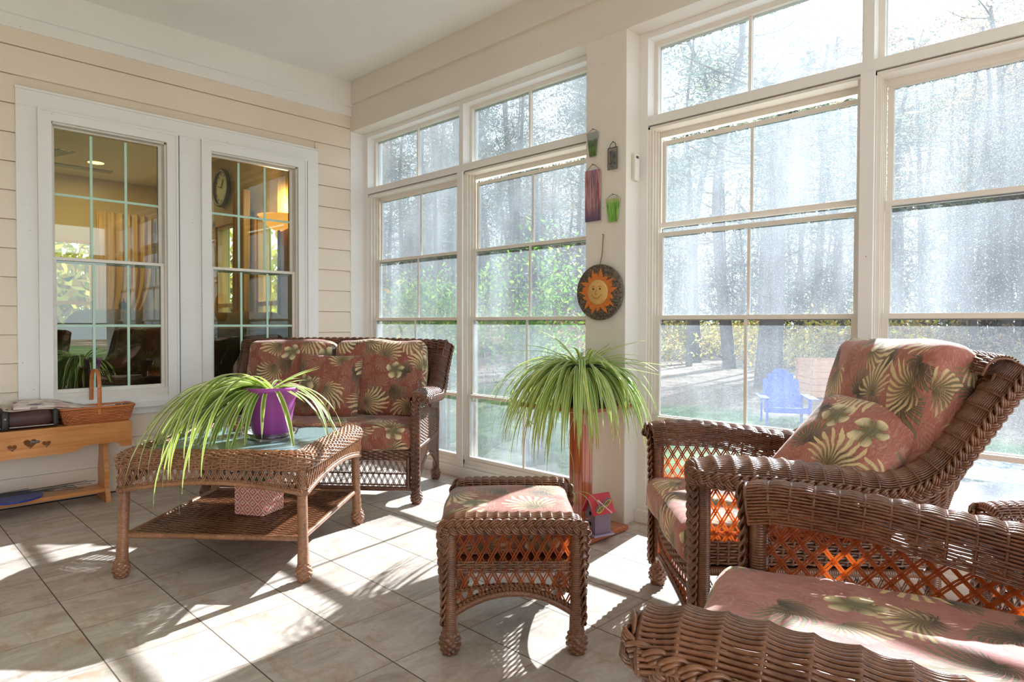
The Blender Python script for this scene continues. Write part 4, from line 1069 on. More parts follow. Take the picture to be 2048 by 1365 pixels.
def pillow_mesh(parent, s, th, fabric, seed):
    n = 40; t = np.linspace(-1, 1, n); a, b_ = np.meshgrid(t, t, indexing='ij'); m_ = MB()
    for sg in (-1, 1):
        z = sg*th/2*np.power(np.clip((1-a**2)*(1-b_**2), 0, 1), 0.42)
        k = 1-0.06*(1-a**2)*np.abs(b_)**2; k2 = 1-0.06*(1-b_**2)*np.abs(a)**2
        X = a*s/2*k2; Y = b_*s/2*k; z = z+0.004*np.sin(X*50+seed)*np.sin(Y*41+seed)*(1-a**2)*(1-b_**2)
        V = np.stack([X, Y, z], -1).reshape(-1, 3); I = np.arange(n*n).reshape(n, n)
        F = np.stack([I[:-1, :-1], I[1:, :-1], I[1:, 1:], I[:-1, 1:]], -1).reshape(-1, 4)
        if sg < 0: F = F[:, ::-1]
        m_.add(V, F, uv=np.stack([X+seed*0.31, Y+seed*0.17], -1).reshape(-1, 2))
    return m_.build('cover', M[fabric], parent, merge=True)
def throw_pillow(label, loc, X, Yv, s=0.4, th=0.14, seed=3, fabric='fabric', group=None):
    """X, Yv: in-plane axes"""
    e = thing('throw_pillow', label, 'pillow', loc, 0, group)
    x = Vector(X).normalized(); z = x.cross(Vector(Yv)).normalized(); y = z.cross(x)
    e.rotation_euler = Matrix((x, y, z)).transposed().to_euler()
    pillow_mesh(e, s, th, fabric, seed); return e
def place(root_loc, rotz, p):
    c, s = math.cos(rotz), math.sin(rotz); return (root_loc[0]+c*p[0]-s*p[1], root_loc[1]+s*p[0]+c*p[1], root_loc[2]+p[2])

# ---- armchair by the window
C1, R1 = (-1.108, 1.934, 0), math.radians(-47.7)
ch1 = armchair('wicker_armchair', 'brown wicker armchair with palm-print cushions, standing by the right-hand window', 'armchair', C1, R1, wf=0.657)
def seat_cushion(label, base, rz, w, d, z, th, seed, tfront=0.0, fab='fabric', y0=-0.03, name='seat_cushion'):
    return cushion(name, label, place(base, rz, (0, y0+d/2, z+th/2)), (w, d, th), (0, 0, rz), fab, seed, 0.012, 0.04, 0.006)
seat_cushion('red palm-print seat cushion of the armchair by the window', C1, R1, 0.60, 0.68, 0.298, 0.125, 1, y0=-0.055, fab='fabric2')
bk = cushion('back_cushion', 'red palm-print back cushion leaning high in the armchair by the window', place(C1, R1, (0.005, 0.665, 0.688)), (0.63, 0.145, 0.53), (math.radians(-14), 0, R1), 'fabric2', 2, 0.025, 0.06, 0.007)
Xl = Vector((math.cos(R1), math.sin(R1), 0)); Yl = Vector((-math.sin(R1), math.cos(R1), 0)); Zl = Vector((0, 0, 1))
throw_pillow('pink palm-print throw pillow propped in the armchair by the window', (-0.645, 2.135, 0.632), (0.926, -0.366, -0.10), (0.343, 0.68, 0.65), 0.37, 0.13, 5, 'fabric2')

# ---- foreground armchair
R2 = math.radians(-74.7)
C2 = (-0.5435, 1.132, 0)
ch2 = armchair('wicker_armchair', 'brown wicker armchair in the near foreground, cut off by the lower right corner', 'armchair', C2, R2, wf=0.77, fine=1.0, D=0.74, back_y=0.92, lat=(0.044, 0.85), spbase=0.0070, arm=[(-0.03, 0.618), (0.05, 0.628), (0.22, 0.620), (0.40, 0.604), (0.58, 0.588), (0.68, 0.610), (0.76, 0.69), (0.84, 0.80), (0.92, 0.915)])
seat_cushion('faded palm-print seat cushion of the foreground armchair, pale sky sheen painted into its cloth', C2, R2, 0.72, 0.745, 0.305, 0.135, 3, fab='fabric3', y0=-0.075)

# ---- loveseat in the corner
R3 = math.radians(39.5); wl_ = 1.22
C3 = (-2.883-math.cos(R3)*wl_/2, 2.208-math.sin(R3)*wl_/2, 0)
love_arm = [(-0.03, 0.62), (0.05, 0.633), (0.18, 0.63), (0.30, 0.62), (0.40, 0.62), (0.46, 0.66), (0.51, 0.73), (0.555, 0.81), (0.60, 0.885)]
lv = armchair('wicker_loveseat', 'dark brown wicker loveseat for two, standing in the corner', 'loveseat', C3, R3, wf=wl_, D=0.58, mat='wicker_dark', love=True, arm=love_arm, back_h=0.885, back_y=0.60, spbase=0.0078)
cushion('seat_cushion', 'long palm-print seat cushion of the corner loveseat', place(C3, R3, (0, 0.245, 0.365)), (wl_-0.045, 0.56, 0.135), (0, 0, R3), 'fabric', 6, 0.012, 0.035, 0.007, 40)
for k, x in enumerate((-0.285, 0.285)):
    cushion('back_cushion', ['left', 'right'][k]+' back cushion of the corner loveseat, '+['half hidden by the purple pot and throw pillow', 'next to the window'][k], place(C3, R3, (x, 0.435, 0.655)), (0.565, 0.15, 0.475), (math.radians(-10), 0, R3), 'fabric', 7+k, 0.03, 0.055, 0.008)
X3 = Vector((math.cos(R3), math.sin(R3), 0)); Y3 = Vector((-math.sin(R3), math.cos(R3), 0))
throw_pillow('square palm-print throw pillow in the middle of the corner loveseat', place(C3, R3, (0.0, 0.30, 0.62)), X3*1.0+Zl*(-0.03), Y3*0.25+Zl*0.97, 0.40, 0.14, 9)

# ---- coffee table, ottomans
CT, RT = (-2.836, 1.265, 0), math.radians(41.4)
coffee_table(CT, RT)
CO, RO = (-1.527, 1.576, 0), math.radians(45.0)
ottoman('wicker_ottoman', 'brown wicker ottoman with palm-print cushion, in the middle of the floor', CO, RO)
cushion('ottoman_cushion', 'red palm-print cushion lying in the middle wicker ottoman', place(CO, RO, (-0.015, 0.0, 0.345)), (0.43, 0.385, 0.125), (0, 0, RO), 'fabric', 11, 0.010, 0.035, 0.004)
C5, R5 = (-0.055, 2.44, 0), math.radians(45)
ottoman('wicker_ottoman', 'second wicker ottoman, only its rounded corner and a leg showing at the right edge', C5, R5, w=0.40, d=0.42, zt=0.455)

# ================================================================== BENCH and what lies on it
def heart(cx, cz, s, n=40):
    out = []
    for t in np.linspace(0, 2*PI, n, endpoint=False):
        x = 16*math.sin(t)**3; y = 13*math.cos(t)-5*math.cos(2*t)-2*math.cos(3*t)-math.cos(4*t); out.append((cx+x/17*s, cz+(y+2)/17*s))
    return out
BX = -4.12; BY1 = 1.136; BY0 = -0.15
bench = thing('wooden_bench', 'honey-coloured pine bench with heart cutouts and a lower shelf, under the left window', 'bench', (BX, 0, 0))
m_ = MB(); bb(m_, -0.205, 0.0, BY0, BY1, 0.425, 0.446, 0.004); m_.build('seat_board', M['oak'], bench)
def apron_board(xa, xb, hearts):
    """front board: scalloped bottom edge, heart-shaped holes"""
    from mathutils.geometry import delaunay_2d_cdt
    yz = [(BY1, 0.428), (BY1, 0.305), (BY1-0.045, 0.305)]
    for a in np.linspace(0, 1, 8): yz.append((BY1-0.050-0.035*a, 0.305+0.028*math.sin(a*PI/2)))
    yz += [(BY1-0.16, 0.333), (0.93, 0.3325)]
    for a in np.linspace(0.1, 1, 8): yz.append((0.93-0.10*a, 0.333-0.030*(1-math.cos(a*PI))/2))
    yz += [(BY0+0.25, 0.303), (BY0+0.15, 0.333), (BY0+0.05, 0.333), (BY0, 0.305), (BY0, 0.428)]
    loops = [yz]+[list(h) for h in hearts]; P = []; E = []
    for L in loops:
        k = len(P); P += [Vector(p) for p in L]; E += [(k+i, k+(i+1) % len(L)) for i in range(len(L))]
    def inside(p, L):
        c = False
        for i in range(len(L)):
            (x1, y1), (x2, y2) = L[i], L[i-1]
            if (y1 > p[1]) != (y2 > p[1]) and p[0] < (x2-x1)*(p[1]-y1)/(y2-y1)+x1: c = not c
        return c
    V, _, F, *_r = delaunay_2d_cdt(P, E, [], 0, 1e-7); me = MB(); n = len(V); out = []
    for f in F:
        c = sum((V[i] for i in f), Vector((0, 0)))/len(f)
        if inside(c, yz) and not any(inside(c, h) for h in hearts): out.append(tuple(f))
    VV = [(xa, v.x, v.y) for v in V]+[(xb, v.x, v.y) for v in V]; FF = out+[tuple(i+n for i in f[::-1]) for f in out]
    me.add(VV, FF, smooth=False)
    for L in loops:
        m = len(L); me.add([(xa, *p) for p in L]+[(xb, *p) for p in L], [(i, (i+1) % m, (i+1) % m+m, i+m) for i in range(m)], smooth=False)
    return me
hz = [heart(0.665, 0.372, 0.030), heart(0.590, 0.359, 0.021), heart(0.735, 0.363, 0.021)]
apron_board(0.0, -0.016, hz).build('front_apron', M['oak'], bench)
m_ = MB(); bb(m_, -0.205, -0.19, BY0, BY1, 0.33, 0.428); m_.build('rear_apron', M['oak'], bench)
for y in (1.018, 0.02):
    pr = []
    for z, w in ((0, 0.10), (0.03, 0.095), (0.07, 0.075), (0.12, 0.066), (0.17, 0.072), (0.22, 0.058), (0.30, 0.045), (0.36, 0.06), (0.40, 0.075), (0.426, 0.082)): pr.append((w, z))
    prof = resample(pr, 24); m_ = MB()
    poly = [(-0.10+p[0], p[1]) for p in prof]+[(-0.10-p[0], p[1]) for p in prof[::-1]]
    extrude(m_, poly, y-0.012, y+0.012, 'xz'); fix_normals(m_.build('trestle_leg', M['oak'], bench))
m_ = MB(); bb(m_, -0.165, -0.03, BY0+0.14, 1.03, 0.055, 0.077, 0.003); m_.build('lower_shelf', M['oak'], bench)
m_ = MB(); rbox(m_, (0, 0, 0), (0.026, 0.050, 0.021), 0.010, 12); o = m_.build('pebble', flat('grey_brown_stone', srgb(112, 92, 78), 0.5), merge=True); o.location = (BX-0.010, 0.685, 0.381)
tag(o, 'smooth grey-brown pebble sitting in the middle heart cutout of the bench', 'stone')

# basket
M['splint'] = mat_wood('maple_splint', srgb(178, 96, 44), srgb(212, 132, 70), (8, 8, 50), 0.4, 0.3)
BK = (-4.235, 0.985, 0.446)
bas = thing('splint_basket', 'long shallow woven-splint basket with a tall hoop handle on the right end of the bench', 'basket', BK)
def bask(t, v, o=0.0):
    """rounded rectangle flaring upward"""
    hx = 0.070+0.014*v+o; hy = 0.158+0.024*v+o; ang = t*2*PI; c, s = np.cos(ang), np.sin(ang); p = 0.32
    return np.stack([hx*np.sign(c)*np.abs(c)**p, hy*np.sign(s)*np.abs(s)**p, 0.004+0.082*v+0*t], -1)
m_ = MB(); nt, rows = 176, 9
for k in range(rows):
    t = np.linspace(0, 1, nt+1); v = (k+0.5)/rows
    disp = 0.0032*np.sin(t*44*PI+k*PI)
    P = bask(t, v+0*t, disp)
    tubes(m_, P, 0.0046, nrm(P*A((1, 1, 0))), 6, flat=0.45)
P = bask(np.linspace(0, 1, nt+1), 0.02*np.ones(nt+1), 0.0)
m_.build('woven_side', M['splint'], bas)
m_ = MB()
for v, o_ in ((0.99, 0.004), (0.97, -0.004)):
    P = bask(np.linspace(0, 1, nt+1), v*np.ones(nt+1), o_); tubes(m_, P, 0.0075, nrm(P*A((1, 1, 0))), 6, flat=0.4)
m_.build('rim', M['splint'], bas)
m_ = MB(); t = np.linspace(0, 1, 64, endpoint=False); P = bask(t, 0*t, 0.001); V = np.vstack([P, P+A((0, 0, -0.003))]); m_.add(V, [tuple(range(64)), tuple(range(127, 63, -1))]+[(i, (i+1) % 64, (i+1) % 64+64, i+64) for i in range(64)], smooth=False); m_.build('bottom', M['splint'], bas)
m_ = MB(); hp = [(-0.085, 0.0, 0.05), (-0.085, 0, 0.15), (-0.08, 0, 0.225), (-0.055, 0, 0.275), (0, 0, 0.294), (0.055, 0, 0.275), (0.08, 0, 0.225), (0.085, 0, 0.15), (0.085, 0, 0.05)]
P = resample(hp, 40); T = nrm(np.gradient(P, axis=0)); rf = np.cross(T, A((0, 1, 0))); tubes(m_, P, 0.0105, rf, 8, caps=True, flat=0.25); m_.build('handle', M['splint'], bas)

# newspaper bundle lying in the basket and over the case
def mat_news():
    m = NT('printed_paper'); co = m.coord('UV'); x, y, _ = m.sep(co)
    n = m.noise(m.mapping(co, (22, 60, 1)), 1.0, 2); l = m.math('GREATER_THAN', n, 0.56)
    c = m.mix(l, srgb(224, 212, 200), srgb(176, 150, 148))
    c = m.mix(m.mr(m.noise(co, 9, 2), 0.55, 0.62), c, srgb(206, 168, 160)); c = m.mix(m.mr(m.noise(m.mapping(co, (1, 1, 1), (3, 2, 0)), 14, 1), 0.62, 0.66), c, srgb(122, 84, 110))
    m.set(color=c, rough=0.5); return m.m
M['news'] = mat_news()
def sheet(pts0, pts1, name, mat, parent=None, th=0.004):
    S = ruled(pts0, pts1); n1, n2 = 40, 14; U, V = np.meshgrid(np.linspace(0, 1, n1), np.linspace(0, 1, n2), indexing='ij')
    P = S(U, V); m_ = MB(); I = np.arange(n1*n2).reshape(n1, n2); F = np.stack([I[:-1, :-1], I[1:, :-1], I[1:, 1:], I[:-1, 1:]], -1).reshape(-1, 4)
    m_.add(P, F, uv=np.stack([U*0.4, V*0.15], -1)); o = m_.build(name, mat, parent); md = o.modifiers.new('s', 'SOLIDIFY'); md.thickness = th; return o
o = sheet([(-4.14, 0.60, 0.565), (-4.15, 0.66, 0.560), (-4.17, 0.80, 0.558), (-4.18, 0.96, 0.528), (-4.18, 1.09, 0.515)], [(-4.30, 0.62, 0.585), (-4.30, 0.68, 0.588), (-4.29, 0.80, 0.580), (-4.28, 0.96, 0.535), (-4.27, 1.09, 0.52)], 'newspaper', M['news'], th=0.012)
tag(o, 'folded printed newspaper lying across the basket and the leather case', 'newspaper')
o = sheet([(-4.15, 0.56, 0.556), (-4.15, 0.60, 0.548), (-4.16, 0.72, 0.550), (-4.17, 0.86, 0.535)], [(-4.27, 0.56, 0.575), (-4.27, 0.62, 0.556), (-4.28, 0.72, 0.562), (-4.28, 0.86, 0.550)], 'magazine', flat('magazine_grey', srgb(196, 178, 160), 0.45), th=0.006)
tag(o, 'curled pale magazine under the newspaper on the bench', 'magazine')
gl = thing('reading_glasses', 'pair of clear reading glasses folded at the right end of the basket', 'glasses', (-4.21, 1.11, 0.528))
m_ = MB()
for y in (-0.018, 0.018): lathe(m_, [(0.014, 0), (0.016, 0.002), (0.016, 0.004), (0.014, 0.004)], (0, y, 0.004), 18, caps=False)
m_.build('frame', flat('glasses_grey', srgb(110, 118, 124), 0.2, 0.6), gl)
m_ = MB(); 
for y in (-0.018, 0.018): lathe(m_, [(0.0, 0.0), (0.0145, 0.0)], (0, y, 0.006), 18, caps=False)
m_.build('lens', M['clear'], gl)

# leather case
M['case'] = flat('oxblood_leather', srgb(74, 44, 42), 0.45, noise=0.08, bump=0.3); M['strap'] = flat('black_leather', srgb(44, 40, 40), 0.45, bump=0.3)
cs = thing('leather_case', 'dark maroon roll-up leather case with black straps, left of the basket on the bench', 'case', (-4.22, 0.52, 0.446))
m_ = MB(); rbox(m_, (0, 0, 0.052), (0.15, 0.52, 0.10), 0.045, 20, 0.006, 1, 0.003); m_.build('body', M['case'], cs, merge=True)
for y in (0.262, -0.262): m_ = MB(); rbox(m_, (0.0, y, 0.05), (0.146, 0.03, 0.096), 0.014, 12, 0.0); m_.build('end_cap', M['strap'], cs, merge=True)
m_ = MB(); bb(m_, 0.070, 0.078, -0.25, 0.25, 0.014, 0.018); m_.build('zip', flat('zip_steel', srgb(190, 184, 176), 0.3, 0.5), cs)
for y in (0.045, -0.2):
    m_ = MB(); P = resample([(0.05, y, 0.108), (0.07, y, 0.098), (0.080, y, 0.07), (0.082, y, 0.03), (0.075, y, 0.004)], 16)
    T = nrm(np.gradient(P, axis=0)); tubes(m_, P, 0.018, np.cross(T, A((0, 1, 0))), 6, caps=True, flat=0.18)
    st = m_.build('strap', M['strap'], cs)
    m_ = MB(); lathe(m_, [(0.005, 0), (0.004, 0.003), (0, 0.004)], (0.084, y, 0.062), 12, axis=rotm(0, PI/2)); m_.build('rivet', flat('brass', srgb(214, 196, 150), 0.3, 0.8), st)

# lower shelf: blue disc, metal skewers
m_ = MB(); lathe(m_, [(0.0, 0.0), (0.10, 0.0), (0.128, 0.006), (0.132, 0.014), (0.128, 0.014), (0.10, 0.006), (0.0, 0.006)], n=48, caps=False)
o = m_.build('flying_disc', flat('blue_plastic', srgb(24, 62, 176), 0.35)); o.location = (BX-0.085, 0.60, 0.078)
tag(o, 'bright blue flying disc lying on the lower shelf of the bench', 'disc')
wi = MB()
for k in range(14):
    y0 = 0.30+rng.random()*0.1; x0 = -0.13+0.09*rng.random(); L = 0.35+0.25*rng.random(); z0 = 0.098+0.018*rng.random()
    P = resample([(x0, y0, z0), (x0+0.01, y0+L*0.5, z0+0.004+0.01*rng.random()), (x0+0.02*rng.random(), y0+L, z0+0.02*rng.random()-0.006)], 16)
    tube(wi, P, 0.0016, 5, caps=False)
o = wi.build('wire_skewers', flat('dark_wire', srgb(96, 92, 88), 0.35, 0.7)); o.location = (BX, 0, 0)
tag(o, 'bundle of thin dark wire skewers on top of the blue disc under the bench', 'skewers', kind='stuff')

# ================================================================== COFFEE TABLE THINGS
def place_t(x, y, z): return place(CT, RT, (x, y, z))
ZT = 0.4905
M['pot_purple'] = flat('purple_plastic', srgb(164, 72, 158), 0.35, noise=0.03)
PT = (-2.765, 1.315, ZT)
pot = thing('purple_pot', 'bright purple plastic flower pot standing on the glass coffee table', 'plant pot', PT)
m_ = MB(); lathe(m_, [(0.0, 0.006), (0.070, 0.006), (0.076, 0.014), (0.100, 0.155), (0.104, 0.175), (0.107, 0.180), (0.112, 0.208), (0.121, 0.214), (0.122, 0.226), (0.118, 0.232), (0.108, 0.230), (0.104, 0.205), (0.0, 0.204)], n=48, caps=False); m_.build('body', M['pot_purple'], pot)
m_ = MB(); lathe(m_, [(0.0, 0.208), (0.06, 0.214), (0.104, 0.208)], n=24, caps=False); m_.build('soil', flat('potting_soil', srgb(52, 40, 32), 0.95, noise=0.2, nscale=60), pot)
m_ = MB(); lathe(m_, [(0.0, 0.001), (0.095, 0.001), (0.102, 0.006), (0.114, 0.036), (0.115, 0.036), (0.103, 0.004)], n=40, caps=False); o = m_.build('plant_saucer', M['clear']); o.location = PT
tag(o, 'clear plastic saucer under the purple pot', 'saucer')
def leafpath(c, az, L, e0, e1, n=14, pw=0.8, curl=0.0):
    t = np.linspace(0, 1, n); el = e0+(e1-e0)*t**pw; a = az+curl*t
    d = np.stack([np.cos(el)*np.cos(a), np.cos(el)*np.sin(a), np.sin(el)], -1)*L/(n-1)
    return A(c)+np.vstack([[0, 0, 0], np.cumsum(d[1:], axis=0)])
def leafblade(mb, P, w, k, fold=0.25):
    n = len(P); T = nrm(np.gradient(P, axis=0)); h = A((0, 0, 1)); B = np.cross(T, h); B = nrm(B+1e-6*A((1, 0, 0)))
    # keep side vector continuous
    for i in range(1, n):
        if B[i]@B[i-1] < 0: B[i] = -B[i]
    Nn = np.cross(B, T); t = np.linspace(0, 1, n); ww = w*np.clip(0.55+1.3*t, 0, 1)*np.clip((1-t)*2.6, 0.03, 1)**0.8
    rows = []
    for s, z in ((-1, 0), (0, -fold), (1, 0)): rows.append(P+B*(s*ww)[:, None]+Nn*(z*ww)[:, None])
    V = np.stack(rows, 1).reshape(-1, 3); I = np.arange(n*3).reshape(n, 3)
    F = np.stack([I[:-1, :-1], I[1:, :-1], I[1:, 1:], I[:-1, 1:]], -1).reshape(-1, 4)
    uv = np.stack([np.tile([0, 0.5, 1], n), np.repeat(t, 3)+2*k], -1)
    mb.add(V, F, uv=uv)
def collide(P, floorz=None, box_=None):
    return P
LDIR = math.radians(224.2)   # towards the left of the picture
r_ = np.random.default_rng(3)
def spider(name, label, loc, specs, w, mat, seed, ymax=None, glass=False):
    g = np.random.default_rng(seed); e = thing(name, label, 'plant', loc); m_ = MB(); k = 0
    for sp_ in specs:
        (cnt, az0, azs, L0, L1, e0, e1, d0, d1) = sp_[:9]; pw = sp_[9] if len(sp_) > 9 else None
        for _ in range(cnt):
            az = az0+g.normal()*azs if azs < 3 else g.random()*2*PI
            L = L0+(L1-L0)*g.random(); a = math.radians(e0+(e1-e0)*g.random()); b_ = math.radians(d0+(d1-d0)*g.random())
            c = (0.022*math.cos(az)+0.01*g.normal(), 0.022*math.sin(az)+0.01*g.normal(), 0.0)
            LP = leafpath(c, az, L, a, b_, 18, (pw*(0.9+0.2*g.random()) if pw else 0.42+0.26*g.random()), g.normal()*0.25)
            if glass:
                W_ = LP+A(loc); dx_, dy_ = W_[:, 0]-CT[0], W_[:, 1]-CT[1]; ca_, sa_ = math.cos(RT), math.sin(RT); lx_, ly_ = np.abs(dx_*ca_+dy_*sa_), np.abs(-dx_*sa_+dy_*ca_)
                on = np.maximum(lx_, ly_) < 0.415; fl = ZT+0.010-loc[2]+np.where(np.maximum(lx_, ly_) > 0.31, 0.008, 0)
                LP[:, 2] = np.where(on & (LP[:, 2] < fl), fl+0.002*g.random(), LP[:, 2])
            if ymax: LP[:, 1] = np.where(LP[:, 1] > ymax-0.05, ymax-0.05*np.exp(-(LP[:, 1]-ymax+0.05)/0.05), LP[:, 1])
            leafblade(m_, LP, w*(0.75+0.5*g.random()), k+seed*50, 0.25+0.2*g.random()); k += 1
    m_.build('foliage', M[mat], e); return e
p1 = spider('spider_plant', 'variegated spider plant spilling to the left out of the purple pot on the coffee table', (PT[0], PT[1], PT[2]+0.222),
    [(24, LDIR+0.55, 0.45, 0.34, 0.50, 20, 55, -89, -78, 0.5), (34, LDIR+0.0, 0.38, 0.46, 0.66, 22, 50, -88, -70, 0.62), (22, LDIR+0.42, 0.22, 0.58, 0.78, 22, 46, -89, -76, 0.70), (13, math.radians(290), 0.14, 0.68, 0.82, 26, 44, -89, -84, 1.0), (7, LDIR-0.25, 0.25, 0.56, 0.70, 22, 44, -86, -60, 0.85), (5, LDIR+1.35, 0.35, 0.26, 0.36, 30, 55, -88, -75, 0.5),
     (10, LDIR+PI-0.35, 0.5, 0.32, 0.46, 22, 50, -88, -70, 0.62), (12, 0, 9, 0.12, 0.24, 20, 60, -40, 0, 0.5), (3, LDIR+PI+0.3, 0.3, 0.18, 0.24, 40, 55, 10, 20, 0.5)], 0.0098, 'leaf', 1, glass=True)
m_ = MB(); rp = resample([(-0.20, -0.22, -0.12), (-0.235, -0.27, -0.19), (-0.24, -0.30, -0.30), (-0.243, -0.305, -0.48), (-0.235, -0.300, -0.60), (-0.240, -0.305, -0.64)], 40); tube(m_, rp, 0.0013, 5, caps=False)
for i in (14, 20, 26, 32, 37): leafblade(m_, leafpath(rp[i], i*1.7, 0.022, 0.9, -0.4, 6), 0.002, 400+i)
ro = m_.build('runner', M['leaf'], p1)
# little brown figurine on the glass
o = MB(); rbox(o, (0, 0, 0.011), (0.055, 0.035, 0.022), 0.010, 12, 0.004, 2, 0.004); rbox(o, (0.02, 0.0, 0.030), (0.022, 0.02, 0.02), 0.009, 10)
o = o.build('carved_turtle', flat('carved_brown', srgb(150, 84, 44), 0.4, noise=0.12), merge=True); o.location = place_t(-0.16, 0.19, ZT-0.0); tag(o, 'small carved brown figure on the glass behind the spider plant', 'figurine')
# patterned box on the shelf
def mat_coral():
    m = NT('coral_damask'); co = m.coord('Object'); x, y, z = m.sep(co)
    def rep(t): return m.math('ABSOLUTE', m.math('SUBTRACT', m.math('FRACT', m.math('ADD', m.math('DIVIDE', t, 0.052), 10.0)), 0.5))
    h = m.math('ADD', x, y); a, b_ = rep(h), rep(z); s = m.math('ADD', a, b_)
    rings = m.math('SINE', m.math('MULTIPLY', s, 21.0)); n = m.noise(co, 75, 3, 0.6, 1.0)
    f = m.mr(m.math('ADD', m.math('MULTIPLY', rings, 0.5), n), 0.5, 0.56)
    m.set(color=m.mix(f, srgb(236, 214, 200), srgb(222, 96, 80)), rough=0.6); return m.m
cb = thing('patterned_box', 'square white box printed with coral-red damask, on the lower shelf of the coffee table', 'box', place_t(0.035, -0.015, 0.1695), RT+math.radians(-14))
m_ = MB(); s_ = 0.072; 
for dx, dy, w_, d_ in ((0, -s_, 2*s_, 0.006), (0, s_, 2*s_, 0.006), (-s_, 0, 0.006, 2*s_), (s_, 0, 0.006, 2*s_)): box(m_, (dx*0.96, dy*0.96, 0.075), (w_, d_, 0.15))
box(m_, (0, 0, 0.003), (2*s_, 2*s_, 0.006)); m_.build('walls', mat_coral(), cb)
m_ = MB(); box(m_, (0, 0, 0.135), (2*s_-0.02, 2*s_-0.02, 0.004)); m_.build('filling', flat('pale_green_paper', srgb(186, 214, 178), 0.7), cb)

# ================================================================== PLANT STAND
ST = (-1.939, 2.475, 0)
st = thing('plant_stand', 'glossy reddish wood pedestal stand with a square top, in front of the column', 'stand', ST)
m_ = MB(); bb(m_, -0.165, 0.165, -0.165, 0.165, 0.004, 0.030, 0.008); m_.build('base', M['stand_board'], st)
m_ = MB(); w_ = 0.040; bb(m_, -w_, w_, -w_, w_, 0.030, 0.600, 0.004)
for s in (-1, 1):
    for t in (-0.018, 0.018): bb(m_, t-0.002, t+0.002, s*w_-0.0015, s*w_+0.0015, 0.07, 0.56); bb(m_, s*w_-0.0015, s*w_+0.0015, t-0.002, t+0.002, 0.07, 0.56)
m_.build('post', M['stand'], st)
m_ = MB(); bb(m_, -0.208, 0.208, -0.208, 0.208, 0.602, 0.624, 0.005); bb(m_, -0.06, 0.06, -0.06, 0.06, 0.588, 0.603, 0.003); m_.build('top', M['stand_board'], st)
M['tray'] = flat('grey_tray', srgb(150, 146, 134), 0.4)
SZ = 0.624
o = MB(); lathe(o, [(0.0, 0.001), (0.115, 0.001), (0.125, 0.022), (0.128, 0.022), (0.118, 0.0)], n=40, caps=False); o = o.build('plant_saucer', flat('dark_grey_saucer', srgb(64, 70, 72), 0.35)); o.location = (ST[0], ST[1], SZ); tag(o, 'dark grey saucer under the black pot on the wooden stand', 'saucer')
bp = thing('black_pot', 'dark grey-black plastic pot on the wooden stand, nearly hidden by leaves', 'plant pot', (ST[0], ST[1], SZ+0.002))
m_ = MB(); lathe(m_, [(0.0, 0.003), (0.085, 0.003), (0.105, 0.15), (0.112, 0.155), (0.116, 0.185), (0.110, 0.187), (0.102, 0.165), (0.0, 0.165)], n=40, caps=False); m_.build('body', flat('black_plastic', srgb(46, 52, 52), 0.4), bp)
m_ = MB(); lathe(m_, [(0.0, 0.166), (0.104, 0.166)], n=24, caps=False); m_.build('soil', flat('potting_soil_dark', srgb(52, 40, 32), 0.95), bp)
p2 = spider('spider_plant', 'large bushy spider plant hanging down on all sides of the wooden stand', (ST[0], ST[1], SZ+0.165),
    [(80, 0, 9, 0.34, 0.52, 40, 78, -90, -78), (70, LDIR+0.4, 0.7, 0.40, 0.62, 30, 66, -90, -80), (46, math.radians(-46), 0.7, 0.36, 0.60, 25, 60, -90, -80), (44, LDIR+PI-0.5, 0.6, 0.34, 0.54, 30, 66, -90, -76), (24, 0, 9, 0.22, 0.40, 50, 85, -50, 10), (10, LDIR, 0.5, 0.50, 0.62, 40, 62, -80, -60), (6, LDIR+PI, 0.4, 0.42, 0.52, 20, 50, -40, -10)], 0.0072, 'leaf2', 2, ymax=0.212)
m_ = MB(); rp = resample([(0.10, -0.10, 0.02), (0.11, -0.13, -0.10), (0.06, -0.17, -0.30), (0.085, -0.165, -0.42), (0.088, -0.165, -0.56)], 40); tube(m_, rp, 0.0011, 5, caps=False); m_.build('runner', M['leaf2'], p2)
def plantlet(loc, L, n, parent, seed):
    g = np.random.default_rng(seed); m_ = MB()
    for k in range(n): leafblade(m_, leafpath(loc, g.random()*2*PI, L*(0.6+0.6*g.random()), math.radians(10+60*g.random()), math.radians(-85+30*g.random()), 10), 0.0035, 300+k)
    m_.build('plantlet', M['leaf2'], parent)
plantlet(rp[-1], 0.15, 9, p2, 5)
rp2 = resample([(-0.15, -0.16, 0.0), (-0.19, -0.2, -0.12), (-0.172, -0.19, -0.26)], 20); m_ = MB(); tube(m_, rp2, 0.0010, 5, caps=False); m_.build('runner', M['leaf2'], p2); plantlet(rp2[-1], 0.075, 8, p2, 8)

# birdhouse
BH = (-1.800, 2.428, 0.030); bhr = math.radians(-16)
bh = thing('birdhouse', 'purple birdhouse with a red gabled roof, standing on the base of the plant stand', 'birdhouse', BH, bhr)
M['bh_purple'] = flat('birdhouse_purple', srgb(118, 96, 116), 0.55); M['bh_red'] = flat('birdhouse_red', srgb(206, 48, 66), 0.5); M['bh_pale'] = flat('birdhouse_lilac', srgb(164, 150, 180), 0.55); M['bh_pink'] = flat('birdhouse_wood_pink', srgb(222, 150, 130), 0.6)
hx, hy = 0.036, 0.045   # front faces -x
m_ = MB(); box(m_, (0, 0, 0.004), (0.098, 0.116, 0.008), bev=0.001); m_.build('floor_plate', M['bh_pale'], bh)
m_ = MB(); zc, zp = 0.112, 0.172
extrude(m_, [(-hx, 0.008), (hx, 0.008), (hx, zc), (0, zp), (-hx, zc)], -hy, hy, 'xz'); fix_normals(m_.build('body', M['bh_purple'], bh))
